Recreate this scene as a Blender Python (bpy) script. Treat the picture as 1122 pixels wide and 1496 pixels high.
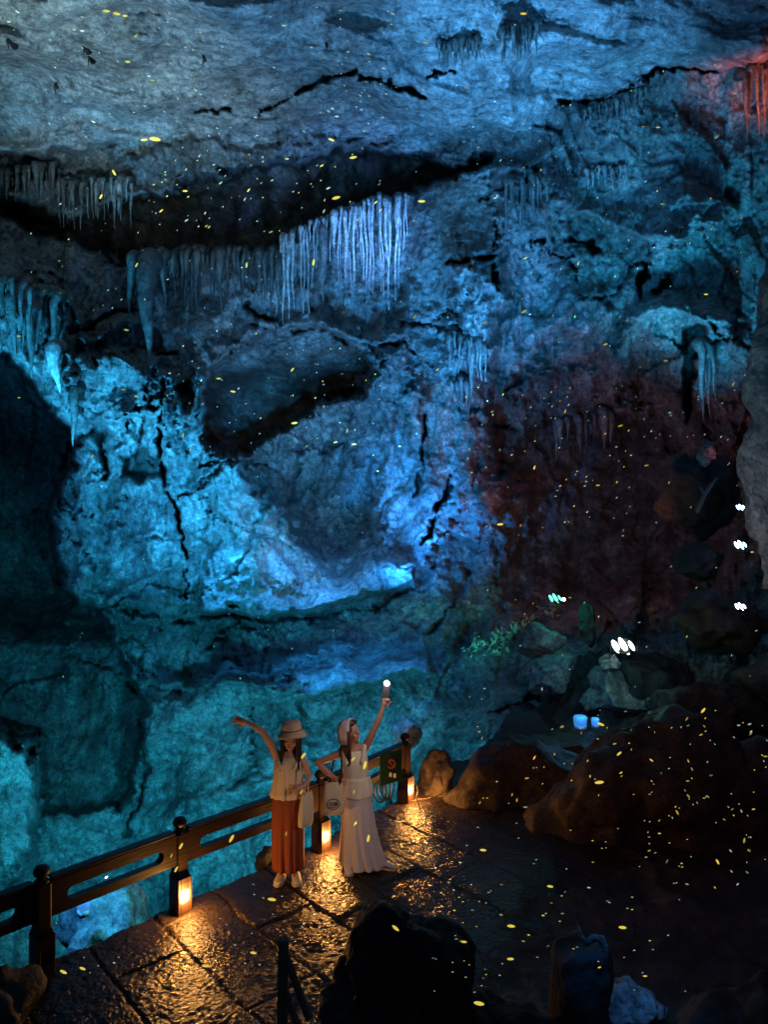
import bpy, math, random
import numpy as np
from mathutils import Vector, Matrix, Euler

random.seed(7)
RNG = np.random.default_rng(11)
scene = bpy.context.scene
for o in list(bpy.data.objects):
    bpy.data.objects.remove(o)
C = scene.collection

# ------------------------------------------------------------------ camera
F = 1080.0            # focal length in photograph pixels
CH = 3.7              # camera height above the walkway
CX, CY = 561.0, 748.0
cd = bpy.data.cameras.new('camera')
cd.sensor_fit = 'VERTICAL'; cd.sensor_height = 36.0
cd.lens = F / 1496.0 * 36.0
cd.clip_start = 0.05; cd.clip_end = 300
cam = bpy.data.objects.new('camera', cd); C.objects.link(cam)
cam.location = (0, 0, CH); cam.rotation_euler = (math.radians(90), 0, 0)
scene.camera = cam

# ------------------------------------------------------------------ render / world
scene.view_settings.view_transform = 'Standard'
scene.view_settings.look = 'None'
scene.view_settings.exposure = 0.0
scene.view_settings.gamma = 1.0
scene.render.engine = 'CYCLES'
scene.cycles.use_denoising = True
scene.cycles.max_bounces = 4
scene.cycles.diffuse_bounces = 2
scene.cycles.glossy_bounces = 2
scene.cycles.transmission_bounces = 2
scene.cycles.sample_clamp_indirect = 4.0
scene.cycles.use_light_tree = True
w = bpy.data.worlds.new('World'); scene.world = w; w.use_nodes = True
bg = w.node_tree.nodes['Background']
bg.inputs[0].default_value = (0.10, 0.20, 0.42, 1)
bg.inputs[1].default_value = 0.07

def P(px, py, Y):
    """a point seen at photograph pixel (px, py), Y metres ahead of the camera"""
    return Vector(((px - CX) / F * Y, Y, CH + (CY - py) / F * Y))

# ------------------------------------------------------------------ cave lamps: (where, towards, colour, watts, cone deg, blend, radius)
BLUE = (0.08, 0.36, 1.0); CYAN = (0.04, 0.50, 0.95); TEAL = (0.02, 0.60, 0.72)
PALE = (0.30, 0.66, 1.0); VIO = (0.14, 0.30, 1.0); RED = (1.0, 0.17, 0.07)
def spot(pos, tgt, col, watts, cone=70, blend=1.0, rad=0.15, name='spot_beam'):
    ld = bpy.data.lights.new(name, 'SPOT')
    ld.energy = watts; ld.color = col; ld.spot_size = math.radians(cone)
    ld.spot_blend = blend; ld.shadow_soft_size = rad
    o = bpy.data.objects.new(name, ld); C.objects.link(o)
    p = Vector(pos); o.location = p
    o.rotation_euler = (Vector(tgt) - p).to_track_quat('-Z', 'Y').to_euler()
    return o
def point(pos, col, watts, rad=0.05, name='lamp_glow'):
    ld = bpy.data.lights.new(name, 'POINT')
    ld.energy = watts; ld.color = col; ld.shadow_soft_size = rad
    o = bpy.data.objects.new(name, ld); C.objects.link(o); o.location = pos
    return o
SPOTS = [
    # ceiling wash
    (P(330, 640, 10), P(420, 70, 15.5), (0.16, 0.48, 0.95), 3200, 75),
    (P(-60, 480, 10), P(70, 90, 15.0), (0.50, 0.76, 0.72), 2700, 52),
    (P(300, 330, 13.5), P(300, 190, 19), (0.40, 0.75, 0.95), 120, 60),
    (P(660, 330, 12), P(735, 70, 15), (0.06, 0.40, 1.0), 3400, 52),
    (P(880, 420, 12), P(930, 90, 16), (0.05, 0.30, 0.8), 800, 60),
    (P(330, 320, 15.5), P(300, 235, 19.5), (0.80, 0.75, 0.42), 75, 85),
    # curtain of stalactites
    (P(600, 400, 15.5), P(540, 330, 18.6), (0.12, 0.34, 1.0), 2300, 42),
    (P(450, 540, 15.0), P(430, 400, 19.0), (0.08, 0.40, 1.0), 500, 50),
    # left bulge
    (P(-40, 700, 12.0), P(60, 460, 16.5), (0.02, 0.42, 0.85), 2300, 50),
    (P(100, 760, 12.5), P(190, 560, 17.0), (0.03, 0.42, 0.90), 3700, 54),
    (P(180, 900, 12.6), P(215, 740, 17.2), (0.02, 0.36, 0.85), 1700, 48),
    # column and wall in the middle
    (P(700, 640, 14.5), P(690, 440, 18.5), (0.04, 0.36, 1.0), 2600, 44),
    (P(560, 720, 13.0), P(580, 560, 18.0), (0.03, 0.34, 0.90), 3600, 62),
    (P(420, 780, 13.0), P(300, 690, 18.0), (0.02, 0.34, 0.80), 3400, 62),
    (P(800, 560, 13.0), P(790, 330, 18.0), (0.03, 0.36, 0.90), 2100, 60),
    # low blue flare
    (P(585, 880, 15.5), P(622, 765, 19.0), (0.02, 0.28, 1.0), 5200, 50),
    (P(330, 800, 15.6), P(340, 870, 17.0), (0.02, 0.34, 0.95), 420, 80),
    (P(430, 800, 15.8), P(430, 868, 17.2), (0.02, 0.34, 1.0), 420, 80),
    (P(520, 790, 15.8), P(515, 855, 17.4), (0.02, 0.32, 1.0), 480, 80),
    (P(470, 930, 14.6), P(480, 985, 16.0), (0.02, 0.32, 1.0), 260, 80),
    (P(570, 910, 14.6), P(565, 975, 15.8), (0.03, 0.32, 1.0), 200, 80),
    # shaft beyond the railing
    (P(360, 1250, 8.4), P(360, 1070, 15.5), (0.01, 0.36, 0.58), 4300, 84),
    (P(60, 1230, 8.2), P(0, 1180, 11.6), (0.01, 0.42, 0.62), 1500, 60),
    (P(110, 1230, 10.0), P(130, 1060, 20), (0.01, 0.20, 0.50), 300, 60),
    (P(700, 1130, 12.6), P(690, 1040, 14.6), (0.02, 0.38, 0.7), 70, 90),
    # right side
    (P(980, 660, 12.5), P(1010, 440, 16.5), (0.02, 0.46, 0.95), 2300, 40),
    (P(1010, 560, 14.0), P(960, 320, 17.0), (0.02, 0.44, 0.80), 1200, 55),
    (P(1036, 640, 15.0), P(1030, 540, 16.3), (0.02, 0.42, 1.0), 170, 44),
    # red lamps
    (P(1150, 210, 13.6), P(1128, 130, 15.2), RED, 900, 36),
    (P(840, 800, 14.0), P(840, 640, 21.0), (1.0, 0.30, 0.18), 190, 120),
    (P(780, 740, 15.5), P(785, 580, 19.0), (0.75, 0.26, 0.55), 70, 120),
    (P(1080, 700, 12.5), P(1090, 500, 15.5), (1.0, 0.10, 0.06), 45, 60),
    (P(470, 830, 15.0), P(460, 690, 20.5), (0.65, 0.30, 0.50), 90, 110),
    # neutral lamp on the arch
    (P(400, 640, 15.0), P(400, 530, 20.0), (0.85, 0.80, 0.60), 150, 60),
    # unseen wide blue fill spots, added to lift the whole wall
    (Vector((-8.0, 6.0, 2.0)), Vector((-3.5, 18.5, 7.0)), (0.03, 0.36, 0.90), 2300, 72),
    (Vector((8.0, 7.0, 4.0)), Vector((0.0, 19.0, 11.5)), (0.03, 0.30, 0.85), 1100, 56),
    # unseen warm fill added so the boulders show
    (Vector((1.8, 3.5, 4.5)), Vector((2.9, 9.6, 0.6)), (1.0, 0.32, 0.24), 80, 70, 1.0, 0.4),
]
for s in SPOTS:
    s = list(s); s[4] = min(150, s[4]*1.22)      # soft-edged beams
    spot(*s)

# ------------------------------------------------------------------ noise
_perm = RNG.permutation(256).astype(np.int64); _perm = np.concatenate([_perm, _perm, _perm])
_g = RNG.normal(size=(256, 3)); _g /= np.linalg.norm(_g, axis=1)[:, None]
def perlin(x, y, z=0.0):
    x = np.asarray(x, float); y = np.asarray(y, float); z = np.zeros_like(x) + z
    xi = np.floor(x).astype(np.int64); yi = np.floor(y).astype(np.int64); zi = np.floor(z).astype(np.int64)
    xf = x - xi; yf = y - yi; zf = z - zi
    xi &= 255; yi &= 255; zi &= 255
    u = xf*xf*xf*(xf*(xf*6-15)+10); v = yf*yf*yf*(yf*(yf*6-15)+10); t = zf*zf*zf*(zf*(zf*6-15)+10)
    def gr(i, j, k):
        h = _perm[_perm[_perm[xi+i]+yi+j]+zi+k]
        g = _g[h]
        return g[..., 0]*(xf-i) + g[..., 1]*(yf-j) + g[..., 2]*(zf-k)
    a = gr(0,0,0)*(1-u)+gr(1,0,0)*u; b = gr(0,1,0)*(1-u)+gr(1,1,0)*u
    c = gr(0,0,1)*(1-u)+gr(1,0,1)*u; d = gr(0,1,1)*(1-u)+gr(1,1,1)*u
    return ((a*(1-v)+b*v)*(1-t) + (c*(1-v)+d*v)*t) * 1.6
def fbm(x, y, z=0.0, oct=4, gain=0.5):
    r = 0; a = 1
    for i in range(oct):
        r = r + a*perlin(x*2**i, y*2**i, z*2**i + i*7.3); a *= gain
    return r
def billow(x, y, z=0.0, oct=4, gain=0.5):
    r = 0; a = 1
    for i in range(oct):
        r = r + a*np.abs(perlin(x*2**i + i*3.1, y*2**i, z*2**i + i*5.7)); a *= gain
    return r

def facets(x, y, seed, tilt=1.0):
    """broken rock plates: every Worley cell is a plane with its own tilt and height"""
    xi = np.floor(x).astype(np.int64); yi = np.floor(y).astype(np.int64)
    best = np.full(x.shape, 1e9); out = np.zeros(x.shape)
    for dx in (-1, 0, 1):
        for dy in (-1, 0, 1):
            cx_ = xi+dx; cy_ = yi+dy
            h = _perm[_perm[(cx_+seed) & 255]+(cy_ & 255)]
            g = _g[h]; h2 = _perm[h+17]
            px_ = cx_+0.5+0.45*g[..., 0]; py_ = cy_+0.5+0.45*g[..., 1]
            d = (x-px_)**2+(y-py_)**2
            v = tilt*(_g[h2][..., 0]*(x-px_)+_g[h2][..., 1]*(y-py_))+0.5*_g[h2][..., 2]
            k = d < best; best = np.where(k, d, best); out = np.where(k, v, out)
    return out

# ------------------------------------------------------------------ materials
M = {}
def nodes_of(name):
    m = bpy.data.materials.new(name); m.use_nodes = True
    nt = m.node_tree; b = nt.nodes['Principled BSDF']; M[name] = m
    return m, nt, b
def ramp(nt, fac, stops):
    r = nt.nodes.new('ShaderNodeValToRGB')
    e = r.color_ramp.elements
    while len(e) < len(stops): e.new(0.5)
    for k, (p, c) in enumerate(stops):
        e[k].position = p; e[k].color = (*c, 1)
    nt.links.new(fac, r.inputs[0]); return r.outputs[0]
def tnoise(nt, co, scale, detail=4, rough=0.55, dist=0.0):
    n = nt.nodes.new('ShaderNodeTexNoise')
    n.inputs['Scale'].default_value = scale; n.inputs['Detail'].default_value = detail
    n.inputs['Roughness'].default_value = rough; n.inputs['Distortion'].default_value = dist
    nt.links.new(co, n.inputs['Vector']); return n.outputs[0]
def bump(nt, h, strength, dist, prev=None):
    b = nt.nodes.new('ShaderNodeBump')
    b.inputs['Strength'].default_value = strength; b.inputs['Distance'].default_value = dist
    nt.links.new(h, b.inputs['Height'])
    if prev: nt.links.new(prev, b.inputs['Normal'])
    return b.outputs[0]
def coords(nt, kind='Object'):
    t = nt.nodes.new('ShaderNodeTexCoord'); return t.outputs[kind]
def mix(nt, f, a, b, mode='MIX'):
    m = nt.nodes.new('ShaderNodeMix'); m.data_type = 'RGBA'; m.blend_type = mode
    for v, i in ((f, 0), (a, 6), (b, 7)):
        if isinstance(v, (int, float)): m.inputs[i].default_value = v
        elif isinstance(v, tuple): m.inputs[i].default_value = (*v, 1)
        else: nt.links.new(v, m.inputs[i])
    return m.outputs[2]
def rock_mat(name, c0, c1, c2, scale=1.0, rough=(0.45, 0.85), bumpd=0.05, attr=None, wet=0.5):
    m, nt, b = nodes_of(name)
    co = coords(nt)
    n1 = tnoise(nt, co, 0.9*scale, 6, 0.6, 0.1)
    n2 = tnoise(nt, co, 4.2*scale, 8, 0.7, 0.12)
    n3 = tnoise(nt, co, 22.0*scale, 4, 0.6, 0.0)
    base = ramp(nt, n1, [(0.32, c0), (0.5, c1), (0.68, c2)])
    sp = ramp(nt, n2, [(0.34, (0.28, 0.28, 0.28)), (0.50, (0.85, 0.85, 0.85)), (0.66, (1.35, 1.35, 1.32))])
    col = mix(nt, 1.0, base, sp, 'MULTIPLY')
    col = mix(nt, 1.0, col, ramp(nt, tnoise(nt, co, 13.0*scale, 6, 0.75), [(0.36, (0.50, 0.50, 0.50)), (0.52, (1, 1, 1)), (0.66, (1.4, 1.4, 1.4))]), 'MULTIPLY')
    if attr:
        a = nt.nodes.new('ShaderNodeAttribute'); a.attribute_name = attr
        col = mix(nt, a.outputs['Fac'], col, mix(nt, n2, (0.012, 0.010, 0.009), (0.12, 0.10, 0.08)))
    nt.links.new(col, b.inputs['Base Color'])
    r = ramp(nt, n2, [(0.3, (rough[0],)*3), (0.7, (rough[1],)*3)])
    nt.links.new(r, b.inputs['Roughness'])
    b.inputs['Specular IOR Level'].default_value = wet
    bb = bump(nt, n1, 0.6, bumpd*4)
    bb = bump(nt, n2, 0.9, bumpd, bb)
    bb = bump(nt, n3, 0.7, bumpd*0.35, bb)
    nt.links.new(bb, b.inputs['Normal'])
    return m
rock_mat('limestone', (0.13, 0.125, 0.12), (0.32, 0.31, 0.29), (0.50, 0.49, 0.47), 1.0, bumpd=0.15, attr='shade_and_mottle')
rock_mat('ceiling_stone', (0.24, 0.24, 0.23), (0.36, 0.36, 0.35), (0.48, 0.48, 0.46), 0.8, bumpd=0.10, attr='shade_and_mottle')
rock_mat('flowstone', (0.34, 0.33, 0.31), (0.46, 0.45, 0.43), (0.58, 0.57, 0.55), 1.5, rough=(0.3, 0.6), bumpd=0.04)
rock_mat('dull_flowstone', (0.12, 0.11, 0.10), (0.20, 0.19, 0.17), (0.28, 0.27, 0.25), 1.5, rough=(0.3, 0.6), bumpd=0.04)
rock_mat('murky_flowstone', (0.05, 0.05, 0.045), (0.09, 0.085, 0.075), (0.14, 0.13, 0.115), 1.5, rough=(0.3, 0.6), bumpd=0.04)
rock_mat('brown_rock', (0.040, 0.027, 0.022), (0.065, 0.044, 0.035), (0.095, 0.066, 0.052), 2.0, bumpd=0.02, wet=0.3)
rock_mat('grey_rock', (0.13, 0.13, 0.125), (0.22, 0.22, 0.21), (0.32, 0.32, 0.30), 2.0, bumpd=0.035)
rock_mat('dark_rock', (0.02, 0.018, 0.016), (0.035, 0.03, 0.027), (0.06, 0.05, 0.045), 2.0, bumpd=0.03)
rock_mat('floor_rock', (0.030, 0.020, 0.016), (0.045, 0.031, 0.025), (0.065, 0.046, 0.037), 2.0, rough=(0.45, 0.8), bumpd=0.02, wet=0.3)

def slab_mat():
    m, nt, b = nodes_of('wet_paving')
    co = coords(nt)
    n1 = tnoise(nt, co, 2.0, 5); n2 = tnoise(nt, co, 26, 5, 0.6, 0.4); n3 = tnoise(nt, co, 80, 3)
    col = ramp(nt, n1, [(0.3, (0.022, 0.014, 0.010)), (0.7, (0.042, 0.028, 0.020))])
    nt.links.new(col, b.inputs['Base Color'])
    r = ramp(nt, n1, [(0.35, (0.13,)*3), (0.65, (0.24,)*3)])
    nt.links.new(r, b.inputs['Roughness'])
    b.inputs['Specular IOR Level'].default_value = 0.28
    vo = nt.nodes.new('ShaderNodeTexVoronoi'); vo.feature = 'SMOOTH_F1'; vo.inputs['Scale'].default_value = 34
    nt.links.new(co, vo.inputs['Vector'])
    bb = bump(nt, vo.outputs['Distance'], 1.0, 0.010); bb = bump(nt, n2, 1.0, 0.018, bb); bb = bump(nt, n3, 0.8, 0.004, bb)
    nt.links.new(bb, b.inputs['Normal'])
slab_mat()
def simple(name, col, rough=0.6, var=0.15, scale=20, metal=0.0, bumpd=0.0, spec=0.5, stretch=None):
    m, nt, b = nodes_of(name)
    co = coords(nt)
    if stretch:
        mp = nt.nodes.new('ShaderNodeMapping'); mp.inputs['Scale'].default_value = stretch
        nt.links.new(co, mp.inputs[0]); co = mp.outputs[0]
    n = tnoise(nt, co, scale, 5)
    lo = tuple(c*(1-var) for c in col); hi = tuple(min(1, c*(1+var)) for c in col)
    nt.links.new(ramp(nt, n, [(0.3, lo), (0.7, hi)]), b.inputs['Base Color'])
    b.inputs['Roughness'].default_value = rough; b.inputs['Metallic'].default_value = metal
    b.inputs['Specular IOR Level'].default_value = spec
    if bumpd: nt.links.new(bump(nt, n, 0.8, bumpd), b.inputs['Normal'])
    return m
def glow(name, col, strength, sample=False):
    m, nt, b = nodes_of(name)
    b.inputs['Base Color'].default_value = (*[min(1, c) for c in col], 1)
    b.inputs['Emission Color'].default_value = (*col, 1)
    b.inputs['Emission Strength'].default_value = strength
    if not sample: m.cycles.emission_sampling = 'NONE'
    return m
simple('rail_wood', (0.034, 0.015, 0.010), 0.5, 0.35, 6, bumpd=0.004, stretch=(1, 1, 8))
simple('weathered_wood', (0.16, 0.12, 0.07), 0.7, 0.4, 8, bumpd=0.004, stretch=(6, 6, 1))
simple('skin', (0.50, 0.27, 0.19), 0.5, 0.06, 8)
simple('lips', (0.40, 0.08, 0.07), 0.4, 0.05)
simple('eye', (0.03, 0.02, 0.02), 0.3, 0.05)
simple('black_hair', (0.018, 0.011, 0.009), 0.45, 0.4, 60, bumpd=0.004, stretch=(6, 6, 0.6))
simple('brown_hair', (0.085, 0.030, 0.022), 0.45, 0.4, 60, bumpd=0.004, stretch=(6, 6, 0.6))
simple('straw', (0.60, 0.44, 0.30), 0.8, 0.12, 60, bumpd=0.002)
simple('hat_band', (0.20, 0.12, 0.07), 0.8)
simple('cream_cloth', (0.66, 0.55, 0.40), 0.85, 0.08, 30, bumpd=0.003, stretch=(8, 8, 1))
simple('rust_cloth', (0.25, 0.050, 0.018), 0.8, 0.12, 30, bumpd=0.003, stretch=(8, 8, 1))
simple('white_cloth', (0.78, 0.74, 0.62), 0.85, 0.06, 30, bumpd=0.002)
simple('lilac_cloth', (0.62, 0.58, 0.62), 0.85, 0.08, 30, bumpd=0.003, stretch=(8, 8, 1))
simple('scarf_cloth', (0.62, 0.56, 0.60), 0.8, 0.06, 30)
simple('canvas', (0.66, 0.56, 0.42), 0.9, 0.06, 60, bumpd=0.001)
simple('ink', (0.02, 0.02, 0.02), 0.7)
simple('strap_leather', (0.015, 0.012, 0.012), 0.5)
simple('shoe_cream', (0.62, 0.54, 0.34), 0.6)
simple('shoe_white', (0.62, 0.55, 0.55), 0.5)
simple('shoe_sole', (0.45, 0.40, 0.32), 0.7)
simple('phone_case', (0.03, 0.03, 0.035), 0.3)
simple('lamp_housing', (0.012, 0.012, 0.014), 0.6, spec=0.2)
simple('lamp_housing_blue', (0.55, 0.60, 0.65), 0.4)
simple('sign_green', (0.02, 0.07, 0.03), 0.5)
simple('sign_red', (0.50, 0.05, 0.04), 0.5)
simple('sign_white', (0.70, 0.70, 0.68), 0.5)
simple('rubber', (0.02, 0.02, 0.022), 0.5)
simple('rope_fibre', (0.45, 0.32, 0.18), 0.8)
simple('leaf', (0.34, 0.46, 0.32), 0.25, 0.4, 20)
simple('dead_wood', (0.16, 0.13, 0.10), 0.8, 0.3, 10)
glow('lantern_glass', (1.0, 0.55, 0.16), 14)
glow('lens_white', (0.85, 1.0, 0.92), 8)
glow('lens_green', (0.22, 0.95, 0.72), 1.5)
glow('lens_blue', (0.35, 0.65, 1.0), 12)
glow('lens_soft_blue', (0.06, 0.33, 0.9), 0.65)
glow('flash', (1.0, 0.86, 0.80), 60)
glow('lightspeck_yellow', (0.80, 0.70, 0.08), 0.75)
glow('lightspeck_pale', (0.60, 0.70, 0.34), 0.55)
glow('lightspeck_white', (0.60, 0.72, 0.62), 0.55)

# ------------------------------------------------------------------ object helpers
def tag(o, label=None, cat=None, group=None, kind=None):
    for k, v in (('label', label), ('category', cat), ('group', group), ('kind', kind)):
        if v: o[k] = v
    return o
def empty(name, loc, label, cat, group=None):
    o = bpy.data.objects.new(name, None); C.objects.link(o); o.location = loc
    o.empty_display_size = 0.1
    return tag(o, label, cat, group)
def link_mesh(name, me, mat, parent=None):
    if mat is not None: me.materials.append(M[mat])
    o = bpy.data.objects.new(name, me); C.objects.link(o)
    if parent is not None:
        o.parent = parent
        o.matrix_parent_inverse = Matrix.Translation(-world_loc(parent))
    return o
def world_loc(o):
    return Vector(o.location) if o.parent is None else Vector(o.location)
def np_mesh(name, V, Fq, smooth=True):
    me = bpy.data.meshes.new(name)
    V = np.asarray(V, np.float32); Fq = np.asarray(Fq, np.int32)
    n = len(Fq); k = Fq.shape[1]
    me.vertices.add(len(V)); me.vertices.foreach_set('co', V.ravel())
    me.loops.add(n*k); me.loops.foreach_set('vertex_index', Fq.ravel())
    me.polygons.add(n); me.polygons.foreach_set('loop_start', np.arange(0, n*k, k, dtype=np.int32))
    me.polygons.foreach_set('use_smooth', np.full(n, smooth))
    me.update(calc_edges=True); me.validate()
    return me
class MB:
    """collects shapes into one mesh (world coordinates)"""
    def __init__(s): s.v = []; s.f = []
    def add(s, vs, fs):
        o = len(s.v); s.v += [tuple(v) for v in vs]; s.f += [tuple(i+o for i in f) for f in fs]
    def box(s, c, size, rot=None, bev=0.0):
        hx, hy, hz = [a/2 for a in size]
        if bev <= 0:
            vs = [Vector((x, y, z)) for x in (-hx, hx) for y in (-hy, hy) for z in (-hz, hz)]
            fs = [(0,1,3,2),(4,6,7,5),(0,4,5,1),(2,3,7,6),(0,2,6,4),(1,5,7,3)]
        else:
            b = bev; vs = []
            ring = lambda z, i: [(-hx+i, -hy), (hx-i, -hy), (hx, -hy+i), (hx, hy-i), (hx-i, hy), (-hx+i, hy), (-hx, hy-i), (-hx, -hy+i)]
            for z, sh in ((-hz, b), (-hz+b, 0), (hz-b, 0), (hz, b)):
                for (x, y) in ring(z, b):
                    vs.append(Vector((x*(1-sh/hx), y*(1-sh/hy), z)))
            fs = [tuple(range(7, -1, -1)), tuple(range(24, 32))]
            for k in range(3):
                for i in range(8):
                    j = (i+1) % 8; fs.append((k*8+i, k*8+j, (k+1)*8+j, (k+1)*8+i))
        R = rot.to_matrix() if rot is not None else Matrix.Identity(3)
        s.add([R @ v + Vector(c) for v in vs], fs)
    def tube(s, pts, rad, n=8, flat=1.0, cap=True):
        pts = [Vector(p) for p in pts]
        if not hasattr(rad, '__len__'): rad = [rad]*len(pts)
        if cap:   # rounded ends
            P2, R2 = [], []
            d0 = (pts[0]-pts[1]).normalized(); d1 = (pts[-1]-pts[-2]).normalized()
            for a in (1.0, 0.8, 0.45):
                P2.append(pts[0]+d0*rad[0]*a); R2.append(rad[0]*max(0.02, math.sqrt(1-a*a)))
            P2 += pts; R2 += list(rad)
            for a in (0.45, 0.8, 1.0):
                P2.append(pts[-1]+d1*rad[-1]*a); R2.append(rad[-1]*max(0.02, math.sqrt(1-a*a)))
            pts, rad = P2, R2
        vs = []; up = None
        for i, p in enumerate(pts):
            a = pts[max(0, i-1)]; b = pts[min(len(pts)-1, i+1)]
            t = (b-a).normalized()
            if up is None:
                up = t.orthogonal().normalized()
            up = (up - t*up.dot(t)); up = up.normalized() if up.length > 1e-6 else t.orthogonal().normalized()
            w_ = t.cross(up)
            for k in range(n):
                an = 2*math.pi*k/n
                vs.append(p + (up*math.cos(an)*flat + w_*math.sin(an))*rad[i])
        fs = []
        for i in range(len(pts)-1):
            for k in range(n):
                j = (k+1) % n; fs.append((i*n+k, i*n+j, (i+1)*n+j, (i+1)*n+k))
        fs.append(tuple(range(n-1, -1, -1))); fs.append(tuple((len(pts)-1)*n+k for k in range(n)))
        s.add(vs, fs)
    def ell(s, c, r, rot=None, n=16, m=10):
        vs = []; fs = []
        R = rot.to_matrix() if rot is not None else Matrix.Identity(3)
        if not hasattr(r, '__len__'): r = (r, r, r)
        for i in range(m+1):
            th = math.pi*i/m
            th = min(max(th, 0.03), math.pi-0.03)
            for k in range(n):
                ph = 2*math.pi*k/n
                vs.append(R @ Vector((r[0]*math.sin(th)*math.cos(ph), r[1]*math.sin(th)*math.sin(ph), r[2]*math.cos(th))) + Vector(c))
        for i in range(m):
            for k in range(n):
                j = (k+1) % n; fs.append((i*n+k, (i+1)*n+k, (i+1)*n+j, i*n+j))
        fs.append(tuple(range(n))); fs.append(tuple(m*n+k for k in range(n-1, -1, -1)))
        s.add(vs, fs)
    def loft(s, rings, n=40, fold=0.0, freq=9, seed=0, cap=(True, True), fgrow=True):
        """rings: (x, y, z, rx, ry[, tilt])"""
        vs = []
        N = len(rings)
        for i, r in enumerate(rings):
            x, y, z, rx, ry = r[:5]
            tx = r[5] if len(r) > 5 else 0.0
            fa = fold*(i/(N-1) if fgrow else 1.0)
            for k in range(n):
                a = 2*math.pi*k/n
                q = 1+fa*(0.62*math.sin(freq*a+seed+1.3*math.sin(2*a+seed)) + 0.45*math.sin((freq-5)*a+2.1*seed+0.9*math.sin(a*3)+i*0.05) + 0.34*math.sin((freq+6)*a+3.7*seed-i*0.07))
                vs.append((x+rx*q*math.cos(a), y+ry*q*math.sin(a), z+tx*math.cos(a)))
        fs = []
        for i in range(N-1):
            for k in range(n):
                j = (k+1) % n; fs.append((i*n+k, i*n+j, (i+1)*n+j, (i+1)*n+k))
        if cap[0]: fs.append(tuple(range(n-1, -1, -1)))
        if cap[1]: fs.append(tuple((N-1)*n+k for k in range(n)))
        s.add(vs, fs)
    def mesh(s, name, smooth=True):
        me = bpy.data.meshes.new(name); me.from_pydata(s.v, [], s.f); me.update()
        me.polygons.foreach_set('use_smooth', [smooth]*len(me.polygons)); return me
    def build(s, name, mat, parent=None, smooth=True, sharp=None):
        me = s.mesh(name, smooth)
        if sharp:
            me.set_sharp_from_angle(angle=math.radians(sharp))
        return link_mesh(name, me, mat, parent)

# ------------------------------------------------------------------ the cave wall: one sheet of rock, modelled in depth
STEP = 2.3
us = np.arange(-300, 1420, STEP); vs_ = np.arange(-260, 1640, STEP)
U, V = np.meshgrid(us, vs_)
def tps(ctrl, U, V):
    c = np.array(ctrl, float); p = c[:, :2]/500.0; z = c[:, 2]
    n = len(c)
    def k(r2): return 0.5*r2*np.log(r2+1e-9)
    d2 = ((p[:, None]-p[None])**2).sum(-1)
    A = np.zeros((n+3, n+3)); A[:n, :n] = k(d2)+np.eye(n)*2e-3
    A[:n, n] = 1; A[:n, n+1:] = p; A[n, :n] = 1; A[n+1:, :n] = p.T
    s = np.linalg.solve(A, np.concatenate([z, [0, 0, 0]]))
    cu = np.arange(-320, 1450, 12.0); cv = np.arange(-280, 1660, 12.0)
    GU, GV = np.meshgrid(cu, cv); q = np.stack([GU.ravel(), GV.ravel()], 1)/500.0
    r = s[n] + q @ s[n+1:]
    for i in range(n): r += s[i]*k(((q-p[i])**2).sum(1))
    r = r.reshape(GU.shape)
    fu = (U-cu[0])/12.0; fv = (V-cv[0])/12.0
    iu = np.floor(fu).astype(int); iv = np.floor(fv).astype(int); a = fu-iu; b = fv-iv
    return (r[iv, iu]*(1-a)+r[iv, iu+1]*a)*(1-b) + (r[iv+1, iu]*(1-a)+r[iv+1, iu+1]*a)*b
ceil = lambda y: 9.8*F/(CY-y)
ctrl = []
for x in (-300, -80, 130, 340, 520):
    for y in (-260, -120, 20, 130, 205): ctrl.append((x, y, ceil(y)))
for x in (720, 900, 1080, 1400):
    for y, Y in ((-260, 11.5), (-60, 13.8), (60, 15.6), (140, 17.0)): ctrl.append((x, y, Y))
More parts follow.
